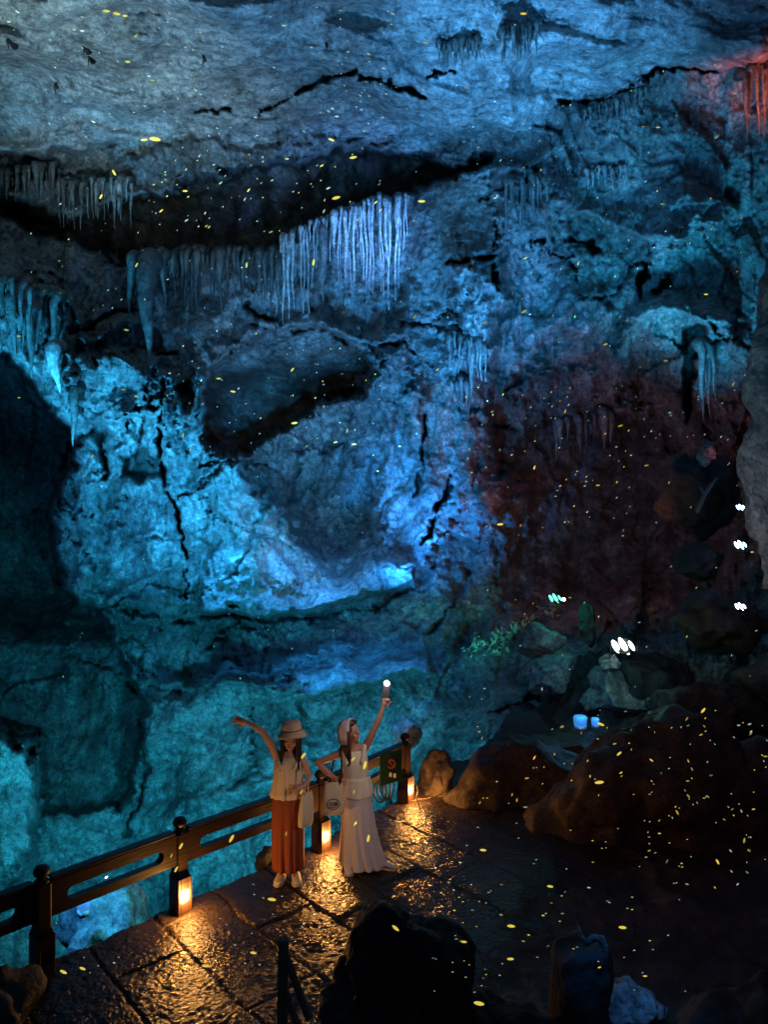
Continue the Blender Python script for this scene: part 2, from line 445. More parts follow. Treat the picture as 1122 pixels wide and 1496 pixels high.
ctrl += [(-300, 300, 19), (0, 300, 19.3), (200, 300, 19.6), (400, 300, 19.8), (600, 260, 19.4), (760, 230, 18.6), (950, 230, 17.4), (1120, 230, 16.2), (1400, 230, 15),
    (-300, 430, 17), (0, 420, 17.2), (120, 450, 17.6), (300, 430, 19.2), (450, 430, 19.6), (580, 400, 19.2), (690, 400, 18.0), (820, 400, 18.2), (950, 400, 17.5), (1060, 420, 16.6), (1400, 420, 14.5),
    (60, 560, 16.8), (180, 560, 17.2), (300, 560, 18.8), (450, 560, 19.6), (600, 560, 18.9), (720, 560, 18.4), (840, 560, 19.5), (1000, 560, 17.4), (1120, 560, 15.5),
    (90, 720, 17.4), (210, 720, 17.4), (330, 720, 18.0), (460, 720, 20.6), (600, 720, 19.4), (700, 700, 18.8), (830, 700, 20.5), (1000, 700, 18.0), (1120, 720, 15.5), (1400, 700, 13),
    (120, 850, 17.8), (230, 850, 17.7), (340, 840, 17.8), (440, 840, 18.6), (560, 830, 18.8), (680, 830, 18.4), (830, 850, 18.5), (1000, 850, 16.0), (1140, 850, 14.0),
    (250, 930, 17.6), (450, 930, 17.6), (620, 920, 17.0), (760, 930, 15.8), (900, 930, 14.4), (1080, 940, 12.6), (1400, 930, 11),
    (200, 1010, 17.0), (350, 1010, 16.6), (500, 990, 16.2), (650, 1010, 15.0), (780, 1020, 13.6), (950, 1030, 12.6), (1120, 1050, 11.6),
    (250, 1120, 16.0), (450, 1120, 15.4), (620, 1120, 13.8), (750, 1100, 12.4), (900, 1120, 11.8), (1120, 1150, 11.2), (1400, 1150, 10),
    (150, 1260, 14.6), (300, 1260, 14.4), (500, 1260, 13.6), (700, 1260, 12.6), (900, 1300, 12), (1200, 1300, 11.5),
    (-300, 1260, 11), (0, 1400, 12), (250, 1420, 12.6), (600, 1500, 12), (1000, 1560, 12), (-200, 1600, 11), (300, 1640, 11.5), (1400, 1620, 11),
    (-300, 900, 17), (-100, 900, 18), (40, 950, 19), (30, 1060, 17.5), (-200, 1050, 15)]
D = tps(ctrl, U, V)

# irregular edges for every feature
wu = U + 18*fbm(U/70, V/70, 1.3, 3) + 9*fbm(U/18, V/18, 4.1, 4, 0.6)
wv = V + 16*fbm(U/70, V/70, 9.7, 3) + 9*fbm(U/18, V/18, 6.1, 4, 0.6)
def sdist(poly, X, Y_):
    """signed distance to a polygon, positive inside"""
    p = np.array(poly, float); d = np.full(X.shape, 1e9); ins = np.zeros(X.shape, bool)
    n = len(p)
    for i in range(n):
        a = p[i]; b = p[(i+1) % n]; e = b-a
        t = np.clip(((X-a[0])*e[0]+(Y_-a[1])*e[1])/(e@e+1e-9), 0, 1)
        d = np.minimum(d, (X-a[0]-t*e[0])**2+(Y_-a[1]-t*e[1])**2)
        c = ((a[1] > Y_) != (b[1] > Y_)) & (X < (b[0]-a[0])*(Y_-a[1])/(b[1]-a[1]+1e-12)+a[0])
        ins ^= c
    return np.sqrt(d)*np.where(ins, 1, -1)
def sm(x): x = np.clip(x, 0, 1); return x*x*(3-2*x)
def region(poly, soft=10, warp=1.0):
    X = U+(wu-U)*warp; Y_ = V+(wv-V)*warp
    bb = np.array(poly); x0, y0 = bb.min(0)-soft-40; x1, y1 = bb.max(0)+soft+40
    m = np.zeros(U.shape)
    iu0 = max(0, int((x0-us[0])/STEP)); iu1 = min(len(us), int((x1-us[0])/STEP)+1)
    iv0 = max(0, int((y0-vs_[0])/STEP)); iv1 = min(len(vs_), int((y1-vs_[0])/STEP)+1)
    if iu1 <= iu0 or iv1 <= iv0: return m
    sl = (slice(iv0, iv1), slice(iu0, iu1))
    m[sl] = sm(sdist(poly, X[sl], Y_[sl])/soft*0.5+0.5)
    return m
def line(pts, wid, warp=0.7):
    """1 on the polyline falling to 0 at its width (taper to the ends)"""
    X = U+(wu-U)*warp; Y_ = V+(wv-V)*warp
    p = np.array(pts, float); wmax = np.max(wid)
    x0, y0 = p.min(0)-wmax-40; x1, y1 = p.max(0)+wmax+40
    iu0 = max(0, int((x0-us[0])/STEP)); iu1 = min(len(us), int((x1-us[0])/STEP)+1)
    iv0 = max(0, int((y0-vs_[0])/STEP)); iv1 = min(len(vs_), int((y1-vs_[0])/STEP)+1)
    sl = (slice(iv0, iv1), slice(iu0, iu1)); X = X[sl]; Y_ = Y_[sl]
    mod = np.clip(0.75+1.1*fbm(X/22, Y_/22, 40.0, 2), 0.15, 1.7)
    wid = np.full(len(p), wid, float) if not hasattr(wid, '__len__') else np.array(wid, float)
    best = np.zeros(X.shape)
    for i in range(len(p)-1):
        a = p[i]; b = p[i+1]; e = b-a
        t = np.clip(((X-a[0])*e[0]+(Y_-a[1])*e[1])/(e@e+1e-9), 0, 1)
        dd = np.sqrt((X-a[0]-t*e[0])**2+(Y_-a[1]-t*e[1])**2)
        best = np.maximum(best, sm(1-dd/((wid[i]*(1-t)+wid[i+1]*t)*mod)))
    m = np.zeros(U.shape); m[sl] = best
    return m

is_ceiling = region([(-400, -400), (1500, -400), (1500, 60), (1060, 95), (960, 108), (820, 150), (790, 178), (700, 190), (590, 195), (540, 205), (420, 203), (330, 210), (230, 204), (120, 222), (0, 224), (-400, 230)], 10, 0.6)
recess = region([(-300, 262), (-60, 262), (30, 300), (110, 322), (190, 300), (300, 262), (390, 236), (540, 226), (640, 232), (720, 236), (640, 262), (588, 288), (500, 305), (425, 340), (380, 366), (280, 372), (190, 374), (120, 352), (60, 336), (0, 318), (-300, 330)], 9, 0.8)
recess2 = region([(-300, 232), (0, 228), (60, 236), (80, 262), (0, 290), (-300, 290)], 8)
overlip = region([(220, 214), (400, 208), (560, 212), (600, 232), (430, 246), (250, 262), (180, 240)], 9)
arch = region([(292, 585), (300, 540), (330, 520), (370, 500), (410, 482), (455, 476), (500, 492), (530, 520), (548, 545), (520, 570), (470, 590), (430, 615), (390, 640), (345, 665), (318, 672), (300, 630)], 9, 0.8)
archrim = line([(280, 600), (290, 545), (345, 505), (385, 478), (450, 462), (505, 484), (545, 530)], 26)
void_l = region([(-400, 505), (-40, 490), (8, 515), (25, 548), (60, 578), (88, 606), (112, 640), (96, 690), (70, 740), (90, 860), (150, 890), (165, 940), (200, 1010), (206, 1090), (175, 1180), (-400, 1190)], 8, 0.7)
blob_l = region([(-400, 1040), (0, 1060), (40, 1080), (62, 1130), (56, 1200), (30, 1270), (0, 1330), (-400, 1450)], 16, 0.8)
maroon = region([(712, 640), (740, 560), (800, 545), (830, 590), (900, 600), (960, 560), (1060, 590), (1075, 700), (1080, 850), (1000, 900), (700, 900), (680, 820), (740, 780)], 60, 1.6)
ledge_low = region([(160, 905), (250, 918), (300, 895), (420, 902), (520, 888), (600, 850), (650, 800), (700, 800), (700, 930), (640, 975), (500, 955), (400, 985), (200, 990)], 14)
hang_l = region([(-300, 340), (0, 352), (60, 380), (95, 450), (130, 520), (110, 600), (85, 600), (60, 560), (20, 535), (0, 500), (-300, 490)], 12)
bulge = region([(100, 545), (160, 520), (235, 530), (262, 640), (268, 760), (285, 880), (180, 885), (160, 800), (180, 700), (150, 640), (110, 620)], 12)
pocket = region([(172, 668), (205, 655), (238, 672), (232, 692), (205, 706), (178, 694)], 6, 0.6)
plate = region([(205, 380), (255, 470), (300, 600), (345, 690), (420, 760), (440, 850), (300, 870), (262, 740), (238, 600)], 10)
col_m = region([(660, 385), (715, 375), (728, 430), (722, 500), (700, 540), (672, 500), (655, 440)], 12)
tongue = region([(598, 570), (622, 590), (632, 650), (622, 690), (604, 660)], 5)
tongue2 = region([(560, 510), (596, 500), (600, 560), (560, 640), (520, 700), (500, 640)], 10)
pl_v = region([(780, 530), (822, 560), (800, 620), (775, 650), (755, 600)], 6)
bulb_r = region([(900, 480), (960, 440), (1040, 440), (1080, 470), (1075, 520), (1048, 500), (1000, 520), (930, 545)], 12)
cave_r = region([(1008, 482), (1028, 478), (1040, 505), (1018, 530), (1012, 600), (1002, 620), (1000, 540)], 4, 0.4)
cols_r = region([(1020, 505), (1046, 495), (1046, 560), (1034, 612), (1018, 600)], 5, 0.4)
brow_r = region([(715, 250), (800, 240), (830, 300), (815, 370), (760, 385), (735, 330)], 10)
strip1 = region([(560, 470), (545, 430), (600, 420), (660, 470), (650, 560), (600, 500)], 12)
shelf = region([(292, 862), (340, 838), (430, 858), (470, 846), (540, 838), (560, 852), (500, 880), (400, 892), (300, 894)], 6)
shelf2 = region([(440, 985), (488, 965), (520, 945), (560, 955), (520, 985), (560, 1010), (500, 1020), (430, 1005)], 6)

D += 4.2*recess + 1.6*recess2 - 0.8*overlip*(1-recess)
D += 1.6*arch + 2.6*arch*sm((V-510)/70) - 0.8*archrim*(1-arch)
D += (9.0-6.2*sm((V-860)/90))*void_l*(1-blob_l)
D = D*(1-blob_l) + (11.6+0.004*(U+100))*blob_l
D += 2.2*maroon
D += 0.9*ledge_low - 1.2*hang_l - 0.9*bulge + 1.6*pocket - 0.7*plate - 1.0*col_m - 0.7*tongue - 0.6*tongue2
D += -0.6*pl_v - 0.8*bulb_r + 2.2*cave_r - 0.3*cols_r - 0.8*brow_r - 0.5*strip1
def ledge(pts, h, A, fade=9):
    """a shelf whose upper face slopes out towards its lip (pts) and is undercut below"""
    global D
    p = np.array(pts, float); yl = np.interp(U, p[:, 0], p[:, 1]); yy = V+12*fbm(U/70, V/70, 9.7, 2)+3*fbm(U/16, V/16, 3.0, 2)
    t = 1-(yl-yy)/h
    ends = sm((U-p[0, 0])/18)*sm((p[-1, 0]-U)/18)
    D -= A*ends*np.where(t < 1, np.clip(t, 0, 1), sm(1-(yy-yl)/fade))
ledge([(282, 884), (340, 893), (420, 892), (480, 880), (545, 862), (610, 838)], 46, 1.5)
ledge([(420, 1006), (470, 1000), (530, 992), (590, 985), (640, 990)], 34, 1.3)
ledge([(175, 985), (260, 1000), (430, 1004)], 26, 0.5)
ledge([(120, 505), (160, 482), (200, 470), (236, 476)], 26, 0.7)
ledge([(160, 612), (200, 606), (238, 600)], 22, 0.6)
ledge([(400, 492), (470, 478), (540, 498), (604, 480)], 34, 0.8)
ledge([(80, 300), (190, 292), (330, 270)], 20, 0.6)
ledge([(820, 300), (900, 330), (1000, 350), (1060, 330)], 34, 0.7)
ledge([(900, 470), (980, 455), (1070, 480)], 30, 0.7)
ledge([(640, 236), (700, 250), (760, 246), (830, 200)], 20, 0.6)
ledge([(170, 800), (215, 792), (262, 790)], 14, 0.3); ledge([(370, 760), (390, 752), (410, 762)], 18, 0.5)
# leaning slabs: each side rises to its edge then drops
def slab_ramp(poly, direction, amt, soft=7):
    global D
    m = region(poly, soft)
    p = np.array(poly, float); c = p.mean(0); L = np.abs((p-c) @ np.array(direction)).max()
    t = ((U-c[0])*direction[0]+(V-c[1])*direction[1])/L
    D -= m*amt*(0.5+0.5*t)
slab_ramp([(300, 600), (345, 690), (400, 740), (450, 800), (450, 850), (330, 835), (290, 760), (270, 640)], (0.8, -0.6), 0.8)
slab_ramp([(590, 700), (650, 690), (690, 760), (620, 830), (560, 830), (570, 760)], (0.3, 0.95), 0.9)
slab_ramp([(600, 255), (700, 240), (740, 300), (735, 350), (660, 385), (600, 400), (585, 320)], (0.7, 0.7), 0.9)
slab_ramp([(740, 400), (850, 390), (900, 450), (880, 520), (800, 560), (740, 500)], (0.4, 0.9), 1.0)
slab_ramp([(880, 250), (1000, 240), (1080, 300), (1000, 360), (900, 340)], (0.5, 0.86), 1.0)
slab_ramp([(640, 600), (720, 610), (750, 700), (700, 790), (660, 700)], (0.9, -0.3), 0.9)
slab_ramp([(370, 620), (520, 575), (560, 660), (540, 800), (430, 780), (360, 700)], (-0.3, -0.95), 0.8)
slab_ramp([(205, 1020), (420, 990), (470, 1090), (330, 1200), (215, 1180)], (0.2, -0.9), 1.0, 16)
slab_ramp([(180, 1180), (330, 1150), (480, 1110), (500, 1260), (230, 1330)], (0.5, -0.8), 0.9, 16)
slab_ramp([(420, 560), (300, 450), (430, 405), (560, 430), (600, 480)], (0.1, 0.9), 0.6, 12)
# cracks and creases (positive = deeper)
for pts, wd, dp in [
    ([(238, 560), (233, 620), (240, 690), (256, 740), (264, 800), (276, 870)], (3, 6, 9, 5, 4, 3), 1.6),
    ([(376, 168), (405, 152), (450, 132), (480, 110), (520, 103)], (4, 5, 8, 8, 4), 1.3),
    ([(282, 163), (330, 166), (342, 162)], (4, 6, 4), 0.7), ([(524, 114), (560, 118), (600, 132), (620, 146)], (7, 10, 9, 5), 1.3),
    ([(622, 112), (640, 104), (665, 98)], (4, 7, 4), 0.9), ([(0, 228), (40, 230), (62, 238)], (8, 10, 6), 1.2),
    ([(660, 690), (650, 715), (640, 745), (632, 775), (620, 792)], (4, 10, 8, 9, 3), 2.0),
    ([(628, 605), (617, 660), (616, 700), (604, 724)], (4, 8, 7, 3), 1.6),
    ([(130, 470), (165, 455), (195, 452)], (5, 7, 5), 1.0), ([(95, 485), (118, 482), (135, 474)], (5, 6, 4), 0.9),
    ([(228, 522), (245, 514), (258, 512)], (4, 5, 4), 0.8), ([(360, 450), (385, 468), (402, 468)], (6, 9, 6), 1.2),
    ([(430, 486), (460, 476), (500, 492), (508, 504)], (5, 8, 9, 5), 1.4), ([(660, 385), (690, 378), (722, 370)], (6, 8, 6), 1.2),
    ([(724, 385), (724, 428)], (6, 7), 1.8), ([(780, 352), (800, 345)], (6, 6), 0.8), ([(840, 350), (870, 360)], (9, 12), 1.4),
    ([(820, 152), (880, 145), (960, 108), (1050, 98)], (5, 5, 6, 5), 1.0), ([(940, 430), (945, 380)], (12, 9), 1.8), ([(985, 405), (965, 430)], (9, 12), 1.4),
    ([(1035, 475), (1058, 500)], (7, 5), 1.4), ([(985, 500), (1000, 515)], (7, 9), 1.0), ([(560, 500), (600, 500), (610, 520)], (5, 6, 4), 0.8),
    ([(300, 750), (360, 770), (430, 800)], (3, 4, 3), 0.4), ([(165, 612), (200, 600), (235, 596)], (5, 7, 4), 0.8), ([(176, 800), (215, 790), (262, 788)], (3, 5, 3), 0.35),
    ([(740, 565), (770, 548), (800, 540)], (6, 8, 5), 1.0), ([(690, 830), (640, 905), (620, 930)], (7, 6, 4), 0.6), ([(90, 690), (110, 640), (140, 625), (150, 700)], (10, 14, 12, 8), 1.6),
    ([(180, 890), (260, 910), (285, 905)], (8, 9, 6), 0.8), ([(300, 900), (450, 905), (560, 880), (640, 830)], (6, 7, 7, 6), 0.9),
    ([(200, 1050), (215, 1120), (185, 1220)], (8, 8, 6), 0.9)]:
    D += dp*line(pts, wd, 0.5)
for i in range(70):   # smaller random joints through the whole wall
    x = RNG.uniform(-200, 1250); y = RNG.uniform(240, 1180); a = RNG.choice([0.4, -0.35, 1.35, 1.7, -0.9])+RNG.normal()*0.25; L = RNG.uniform(25, 90)
    D += RNG.uniform(0.2, 0.7)*line([(x, y), (x+L*math.cos(a), y+L*math.sin(a)), (x+1.7*L*math.cos(a+0.3), y+1.7*L*math.sin(a+0.3))], (3, RNG.uniform(4, 7), 3), 0.8)

def ridge(pts, w, amt, warp=0.6):
    """a crest with straight flanks"""
    global D
    X = U+(wu-U)*warp; Y_ = V+(wv-V)*warp; p = np.array(pts, float)
    best = np.full(U.shape, 1e9)
    for i in range(len(p)-1):
        a = p[i]; b = p[i+1]; e = b-a
        t = np.clip(((X-a[0])*e[0]+(Y_-a[1])*e[1])/(e@e), 0, 1)
        best = np.minimum(best, np.hypot(X-a[0]-t*e[0], Y_-a[1]-t*e[1]))
    D -= amt*np.clip(1-best/w, 0, 1)**0.85
for pts, w_, am in [
    ([(120, 640), (118, 760), (125, 870)], 46, 0.9), ([(215, 700), (222, 790), (235, 880)], 44, 1.0),
    ([(240, 560), (300, 690), (360, 800), (380, 850)], 60, 1.1), ([(300, 600), (345, 690), (420, 752), (470, 830)], 34, 1.2),
    ([(560, 520), (545, 600), (500, 700), (470, 790)], 46, 0.8), ([(600, 500), (590, 600), (560, 720), (545, 830)], 34, 0.8),
    ([(615, 580), (640, 640), (625, 720)], 26, 0.7), ([(650, 540), (690, 640), (700, 740)], 44, 0.9), ([(720, 480), (745, 600), (735, 720)], 40, 0.7),
    ([(690, 380), (688, 450), (694, 520)], 44, 1.0), ([(745, 270), (735, 340), (728, 420)], 26, 0.7), ([(830, 290), (845, 380), (835, 470)], 34, 0.7),
    ([(880, 440), (905, 540), (880, 640)], 34, 0.7), ([(800, 160), (900, 200), (1010, 190)], 44, 0.6), ([(300, 470), (280, 560), (290, 620)], 34, 0.6),
    ([(10, 400), (40, 480), (40, 545)], 24, 0.8), ([(60, 410), (95, 500), (100, 600)], 30, 0.8), ([(140, 520), (200, 540), (240, 600)], 30, 0.7),
    ([(730, 30), (735, 120), (745, 190)], 40, 0.7), ([(180, 590), (175, 650), (160, 700)], 24, 0.5),
    ([(210, 1080), (330, 1010), (480, 985)], 50, 0.7), ([(260, 1250), (300, 1150), (420, 1090)], 60, 0.6), ([(1000, 300), (950, 380), (930, 440)], 34, 0.6)]:
    ridge(pts, w_, am)
# the bowl right of the sloping slab
D += 1.3*region([(355, 650), (440, 600), (540, 590), (560, 680), (545, 790), (480, 810), (420, 750), (370, 700)], 26, 1.0)

# relief noise: flow direction changes from place to place
nonc = 1-is_ceiling
X2 = U + 20*fbm(U/150, V/150, 2.2, 2); Y2 = V + 20*fbm(U/150, V/150, 8.8, 2)
def rot(a): c, s = math.cos(a), math.sin(a); return X2*c+Y2*s, -X2*s+Y2*c
def blob(x, y, rx, ry): return np.exp(-(((U-x)/rx)**2+((V-y)/ry)**2))
wV = np.clip(blob(350, 410, 230, 60)+blob(700, 480, 90, 160)+blob(460, 680, 120, 110)+blob(40, 450, 70, 120)+blob(860, 480, 60, 160)+blob(720, 110, 60, 110)+blob(120, 290, 160, 60)+blob(680, 1060, 60, 120)+blob(900, 560, 60, 80), 0, 1)
wH = np.clip(blob(400, 930, 320, 60)+blob(950, 270, 140, 80)*0.5+blob(650, 205, 140, 50), 0, 1)
wD = np.clip(blob(620, 760, 90, 110)+blob(300, 720, 120, 180)+blob(950, 310, 120, 90)+blob(820, 440, 120, 110), 0, 1)
lowt = sm((V-990)/60)
calm = np.clip(0.65*blob(622, 765, 75, 75)+0.5*blob(420, 865, 150, 26)+0.4*blob(220, 780, 60, 110)+0.45*blob(320, 740, 80, 110)+0.4*blob(670, 310, 80, 50)+0.5*blob(540, 970, 100, 30), 0, 0.7)
amp = nonc*(1-calm)*(1-0.62*lowt)*(1-0.6*arch)*(1-0.25*recess)
D += amp*0.9*fbm(X2/240, Y2/200, 0.5, 3)
a, b = rot(-0.95); D -= nonc*blob(615, 765, 90, 80)*0.12*billow(a/200, b/17, 14.0, 2, 0.6)
wV = np.clip(wV + 0.55*(1-np.clip(wH+wD, 0, 1)), 0, 1)
D += amp*(0.26*billow(X2/130, Y2/170, 3.0, 3, 0.5))
D += amp*(0.42*facets(X2/92, Y2/150, 3) + 0.24*facets(X2/38, Y2/60, 9) + 0.11*facets(wu/14, wv/20, 21))
D += amp*(0.18*billow(X2/40, Y2/60, 5.0, 4, 0.65))
a, b = rot(0.06); D += amp*wV*(0.46*billow(a/46, b/260, 1.0, 2, 0.5) - 0.16*billow(a/15, b/150, 6.0, 2, 0.6))
a, b = rot(0.12); D += amp*wH*(0.34*billow(a/200, b/34, 2.0, 3, 0.6))
a, b = rot(-0.95); D += amp*wD*(0.42*billow(a/260, b/44, 4.0, 2, 0.6) - 0.14*billow(a/150, b/14, 9.0, 2, 0.6))
D -= amp*0.07*billow(wu/13, wv/17, 7.0, 2, 0.6)
D -= amp*0.22*np.clip(perlin(X2/60, Y2/50, 12.0)-0.15, 0, 1)   # scattered knobs
# the ceiling: smooth, with long shallow streaks
ac, bc = rot(0.12)
D += is_ceiling*(0.9*fbm(ac/300, bc/120, 0.7, 3) - 0.26*billow(ac/170, bc/52, 6.0, 3, 0.5) - 0.12*billow(ac/60, bc/22, 3.0, 3, 0.6) - 0.06*billow(U/16, V/9, 3.0, 3))
D += is_ceiling*0.18*np.tanh(5*perlin(ac/160, bc/50, 31.0))
D = np.maximum(D, 7.5)

shade_mottle = np.clip(0.85*recess*sm((V-250+0.10*(U-350))/40) + 0.45*recess + 0.5*overlip + 0.5*recess2*0.6 + 1.1*arch*sm((V-505+0.25*(U-420))/40)+0.25*arch + 0.5*maroon+0.45*maroon*sm((V-590)/60) + 0.75*cave_r + 0.5*pocket + 0.45*ledge_low*sm((V-880)/30)  # shade of recess, arch and hollows painted into the rock colour
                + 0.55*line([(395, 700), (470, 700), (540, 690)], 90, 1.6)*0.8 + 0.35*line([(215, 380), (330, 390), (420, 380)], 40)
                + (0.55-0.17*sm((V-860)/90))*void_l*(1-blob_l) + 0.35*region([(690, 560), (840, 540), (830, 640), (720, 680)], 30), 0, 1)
shade_mottle = np.clip(shade_mottle*(0.7+0.5*fbm(U/30, V/30, 15, 4)) + 0.5*np.clip(fbm(U/45, V/75, 19, 4)-0.35, 0, 1)*nonc, 0, 1)  # breaks up the painted shade and adds random dark patches

Xw = (U-CX)/F*D; Zw = CH+(CY-V)/F*D
Vt = np.stack([Xw, D, Zw], -1).reshape(-1, 3)
nr, nc = U.shape
I = np.arange(nr*nc).reshape(nr, nc)
quads = np.stack([I[:-1, :-1], I[1:, :-1], I[1:, 1:], I[:-1, 1:]], -1).reshape(-1, 4)
cmask = (is_ceiling[:-1, :-1] > 0.5).ravel()
def sub_sheet(name, q, mat, label, kind='structure'):
    used, inv = np.unique(q, return_inverse=True)
    me = np_mesh(name, Vt[used], inv.reshape(-1, 4))
    at = me.attributes.new('shade_and_mottle', 'FLOAT', 'POINT'); at.data.foreach_set('value', shade_mottle.ravel()[used].astype(np.float32))
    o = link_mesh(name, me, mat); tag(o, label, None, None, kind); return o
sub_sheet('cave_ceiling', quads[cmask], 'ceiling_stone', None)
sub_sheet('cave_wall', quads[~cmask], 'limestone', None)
def depth_at(px, py):
    i = int(np.clip((py-vs_[0])/STEP, 0, nr-1)); j = int(np.clip((px-us[0])/STEP, 0, nc-1))
    return float(D[i, j])

# ------------------------------------------------------------------ floors
RA = np.array([(-3.75, 4.83), (-2.75, 5.93), (-1.9, 6.87), (-0.70, 8.12), (0.27, 9.47), (0.75, 10.3)])  # railing line
def rail_side(x, y):
    """distance to the railing line, positive on the walkway side"""
    d = None
    out = np.full(np.shape(x), 1e9); sg = np.ones(np.shape(x))
    for i in range(len(RA)-1):
        a = RA[i]; b = RA[i+1]; e = b-a; L = np.hypot(*e)
        t = np.clip(((x-a[0])*e[0]+(y-a[1])*e[1])/L**2, -0.8 if i == 0 else 0, 1.5 if i == len(RA)-2 else 1)
        dx = x-a[0]-t*e[0]; dy = y-a[1]-t*e[1]; dd = np.hypot(dx, dy)
        s_ = np.sign(e[1]*dx-e[0]*dy)
        k = dd < out; out = np.where(k, dd, out); sg = np.where(k, s_, sg)
    return out*sg
gx = np.arange(-5.2, 2.6, 0.016); gy = np.arange(2.6, 10.6, 0.016)
GX, GY = np.meshgrid(gx, gy)
rs = rail_side(GX, GY)
ed = np.array([0.66, -0.75]); er = np.array([0.75, 0.66])
A = (GX+1.955)*er[0]+(GY-6.58)*er[1]; B = (GX+1.955)*ed[0]+(GY-6.58)*ed[1]
A = A+0.03*fbm(GX*1.2, GY*1.2, 0.3, 2); B = B+0.03*fbm(GX*1.2, GY*1.2, 5.3, 2)
SW, SL = 0.62, 1.42
ia = np.floor(A/SW); B2 = B + (ia % 2)*0.62 + 0.13*((ia*7) % 5); ib = np.floor(B2/SL)
ja = np.abs(A/SW-np.round(A/SW))*SW; jb = np.abs(B2/SL-np.round(B2/SL))*SL
groove = np.minimum(ja, jb)
h = ((ia*13.7+ib*29.1) % 7)/7.0
Z = -0.020*sm(1-groove/0.016) + 0.012*(h-0.5) + 0.012*fbm(GX*3, GY*3, h*3, 2) - 0.010*billow(GX*13, GY*13, h*5, 2, 0.6)
Z = Z - 0.11*sm((rs-2.0+0.3*fbm(GX*1.2, GY*1.2, 8.0, 3))/1.0)
keep = (rs[:-1, :-1] < 3.6) & (rs[:-1, :-1] > -0.10 + 0.05*fbm(GX*1.5, GY*1.5, 3.3, 3)[:-1, :-1])
Ig = np.arange(GX.size).reshape(GX.shape)
qf = np.stack([Ig[:-1, :-1], Ig[:-1, 1:], Ig[1:, 1:], Ig[1:, :-1]], -1)[keep]
used, inv = np.unique(qf, return_inverse=True)
o = link_mesh('walkway', np_mesh('walkway', np.stack([GX, GY, Z], -1).reshape(-1, 3)[used], inv.reshape(-1, 4)), 'wet_paving'); tag(o, kind='structure')
# rough ground on the right and the drop under the walkway edge
gx = np.arange(-6.4, 9, 0.036); gy = np.arange(1.5, 13.5, 0.036); GX2, GY2 = np.meshgrid(gx, gy)
rs2 = rail_side(GX2, GY2)
Zf = -0.035+0.16*fbm(GX2*0.8, GY2*0.8, 2.0, 4)*sm((GX2-1.8)/1.5) - 0.06*billow(GX2*2.5, GY2*2.5, 1.0, 3)
up = sm((GY2-9.8)/3.2)*sm((GX2-1.2)/2.6)
Zf += up*(0.9 + 0.5*fbm(GX2*0.9, GY2*0.9, 3.0, 4, 0.5) - 0.4*billow(GX2*1.3, GY2*1.3, 1.0, 3, 0.5))
drop = sm((-rs2-0.12+(0.15+0.9*sm((GY2-10)/1.5))*fbm(GX2*1.4, GY2*1.4, 6.0, 2, 0.5))/(0.9+1.6*sm((GY2-10)/1.5)))
Zf = Zf - drop*5.0
Ig = np.arange(GX2.size).reshape(GX2.shape)
q2 = np.stack([Ig[:-1, :-1], Ig[:-1, 1:], Ig[1:, 1:], Ig[1:, :-1]], -1).reshape(-1, 4)
o = link_mesh('cave_floor', np_mesh('cave_floor', np.stack([GX2, GY2, Zf], -1).reshape(-1, 3), q2), 'floor_rock'); tag(o, kind='structure')

# ------------------------------------------------------------------ stalactites
def stalactite(px, py0, py1, wpx, label, group, mat='flowstone', off=0.35, lean=0.0, name='stalactite', n=9, Y=None, blunt=0.12):
    along = min(depth_at(px+lean*(q-py0), q) for q in np.linspace(py0+0.25*(py1-py0), py1, 6))
    if Y is None: Y = min(depth_at(px, min(py1, py0+6)), along+0.25) - off
    else: Y = min(Y, along-0.12)
    a = P(px, py0, Y); L = (py1-py0)/F*Y; r = wpx/F*Y/2
    mb = MB(); pts = []; rd = []
    k = max(7, int(L/0.12)); ph = random.uniform(0, 6)
    for i in range(k+1):
        t = i/k
        pts.append(a+Vector((lean*L*t+0.012*math.sin(t*9+ph)*L**0.5, 0.02*math.sin(t*7+ph*2)+(0.22+r)*(1-min(1, t/0.15))**1.5, -L*t)))
        rd.append(max(0.008, r*((1-t)**0.75*(1-blunt)+blunt*(1-t**3))*(1+0.13*math.sin(t*k*1.6+ph)*(1-t))*(1+min(1.3, 6/max(wpx, 1)*0.9)*math.exp(-t*11)*(wpx < 13))))
    mb.tube(pts, rd, n, cap=False)
    return tag(mb.build(name, mat), label, 'stalactite', group)
ORD = ['first', 'second', 'third', 'fourth', 'fifth', 'sixth', 'seventh', 'eighth', 'ninth', 'tenth', 'eleventh', 'twelfth', '13th', '14th', '15th', '16th', '17th', '18th', '19th', '20th', '21st', '22nd', '23rd', '24th', '25th', '26th', '27th', '28th', '29th', '30th', '31st', '32nd', '33rd', '34th', '35th', '36th']
def fringe(x0, y0, x1, y1, n, l0, l1, w0, w1, label, group, mat='flowstone', off=0.3, jit=4, Y=None):
    for i in range(n):
        t = (i+random.uniform(0.15, 0.85))/n
        x = x0+(x1-x0)*t+random.gauss(0, 2.0); y = y0+(y1-y0)*t + random.uniform(-jit, jit)
        q = random.random(); ln = l0+(l1-l0)*(q**2.0 if i % 3 else 0.55+0.45*q)
        stalactite(x, y-6, y+ln, w0+(w1-w0)*random.random()**1.6*(1.4 if ln > (l0+l1)/2 else 0.8), ORD[i]+' from left, '+label, group, mat, off+random.uniform(-0.12, 0.15), random.gauss(0, 0.035), Y=(None if Y is None else Y+random.uniform(-0.15, 0.15)))
g1 = 'bright violet-blue curtain of stalactites below the dark recess'
fringe(550, 288, 594, 288, 15, 60, 175, 3, 6, 'long thin stalactite at the curtain\'s bright right end', g1, off=0.5, Y=18.5)
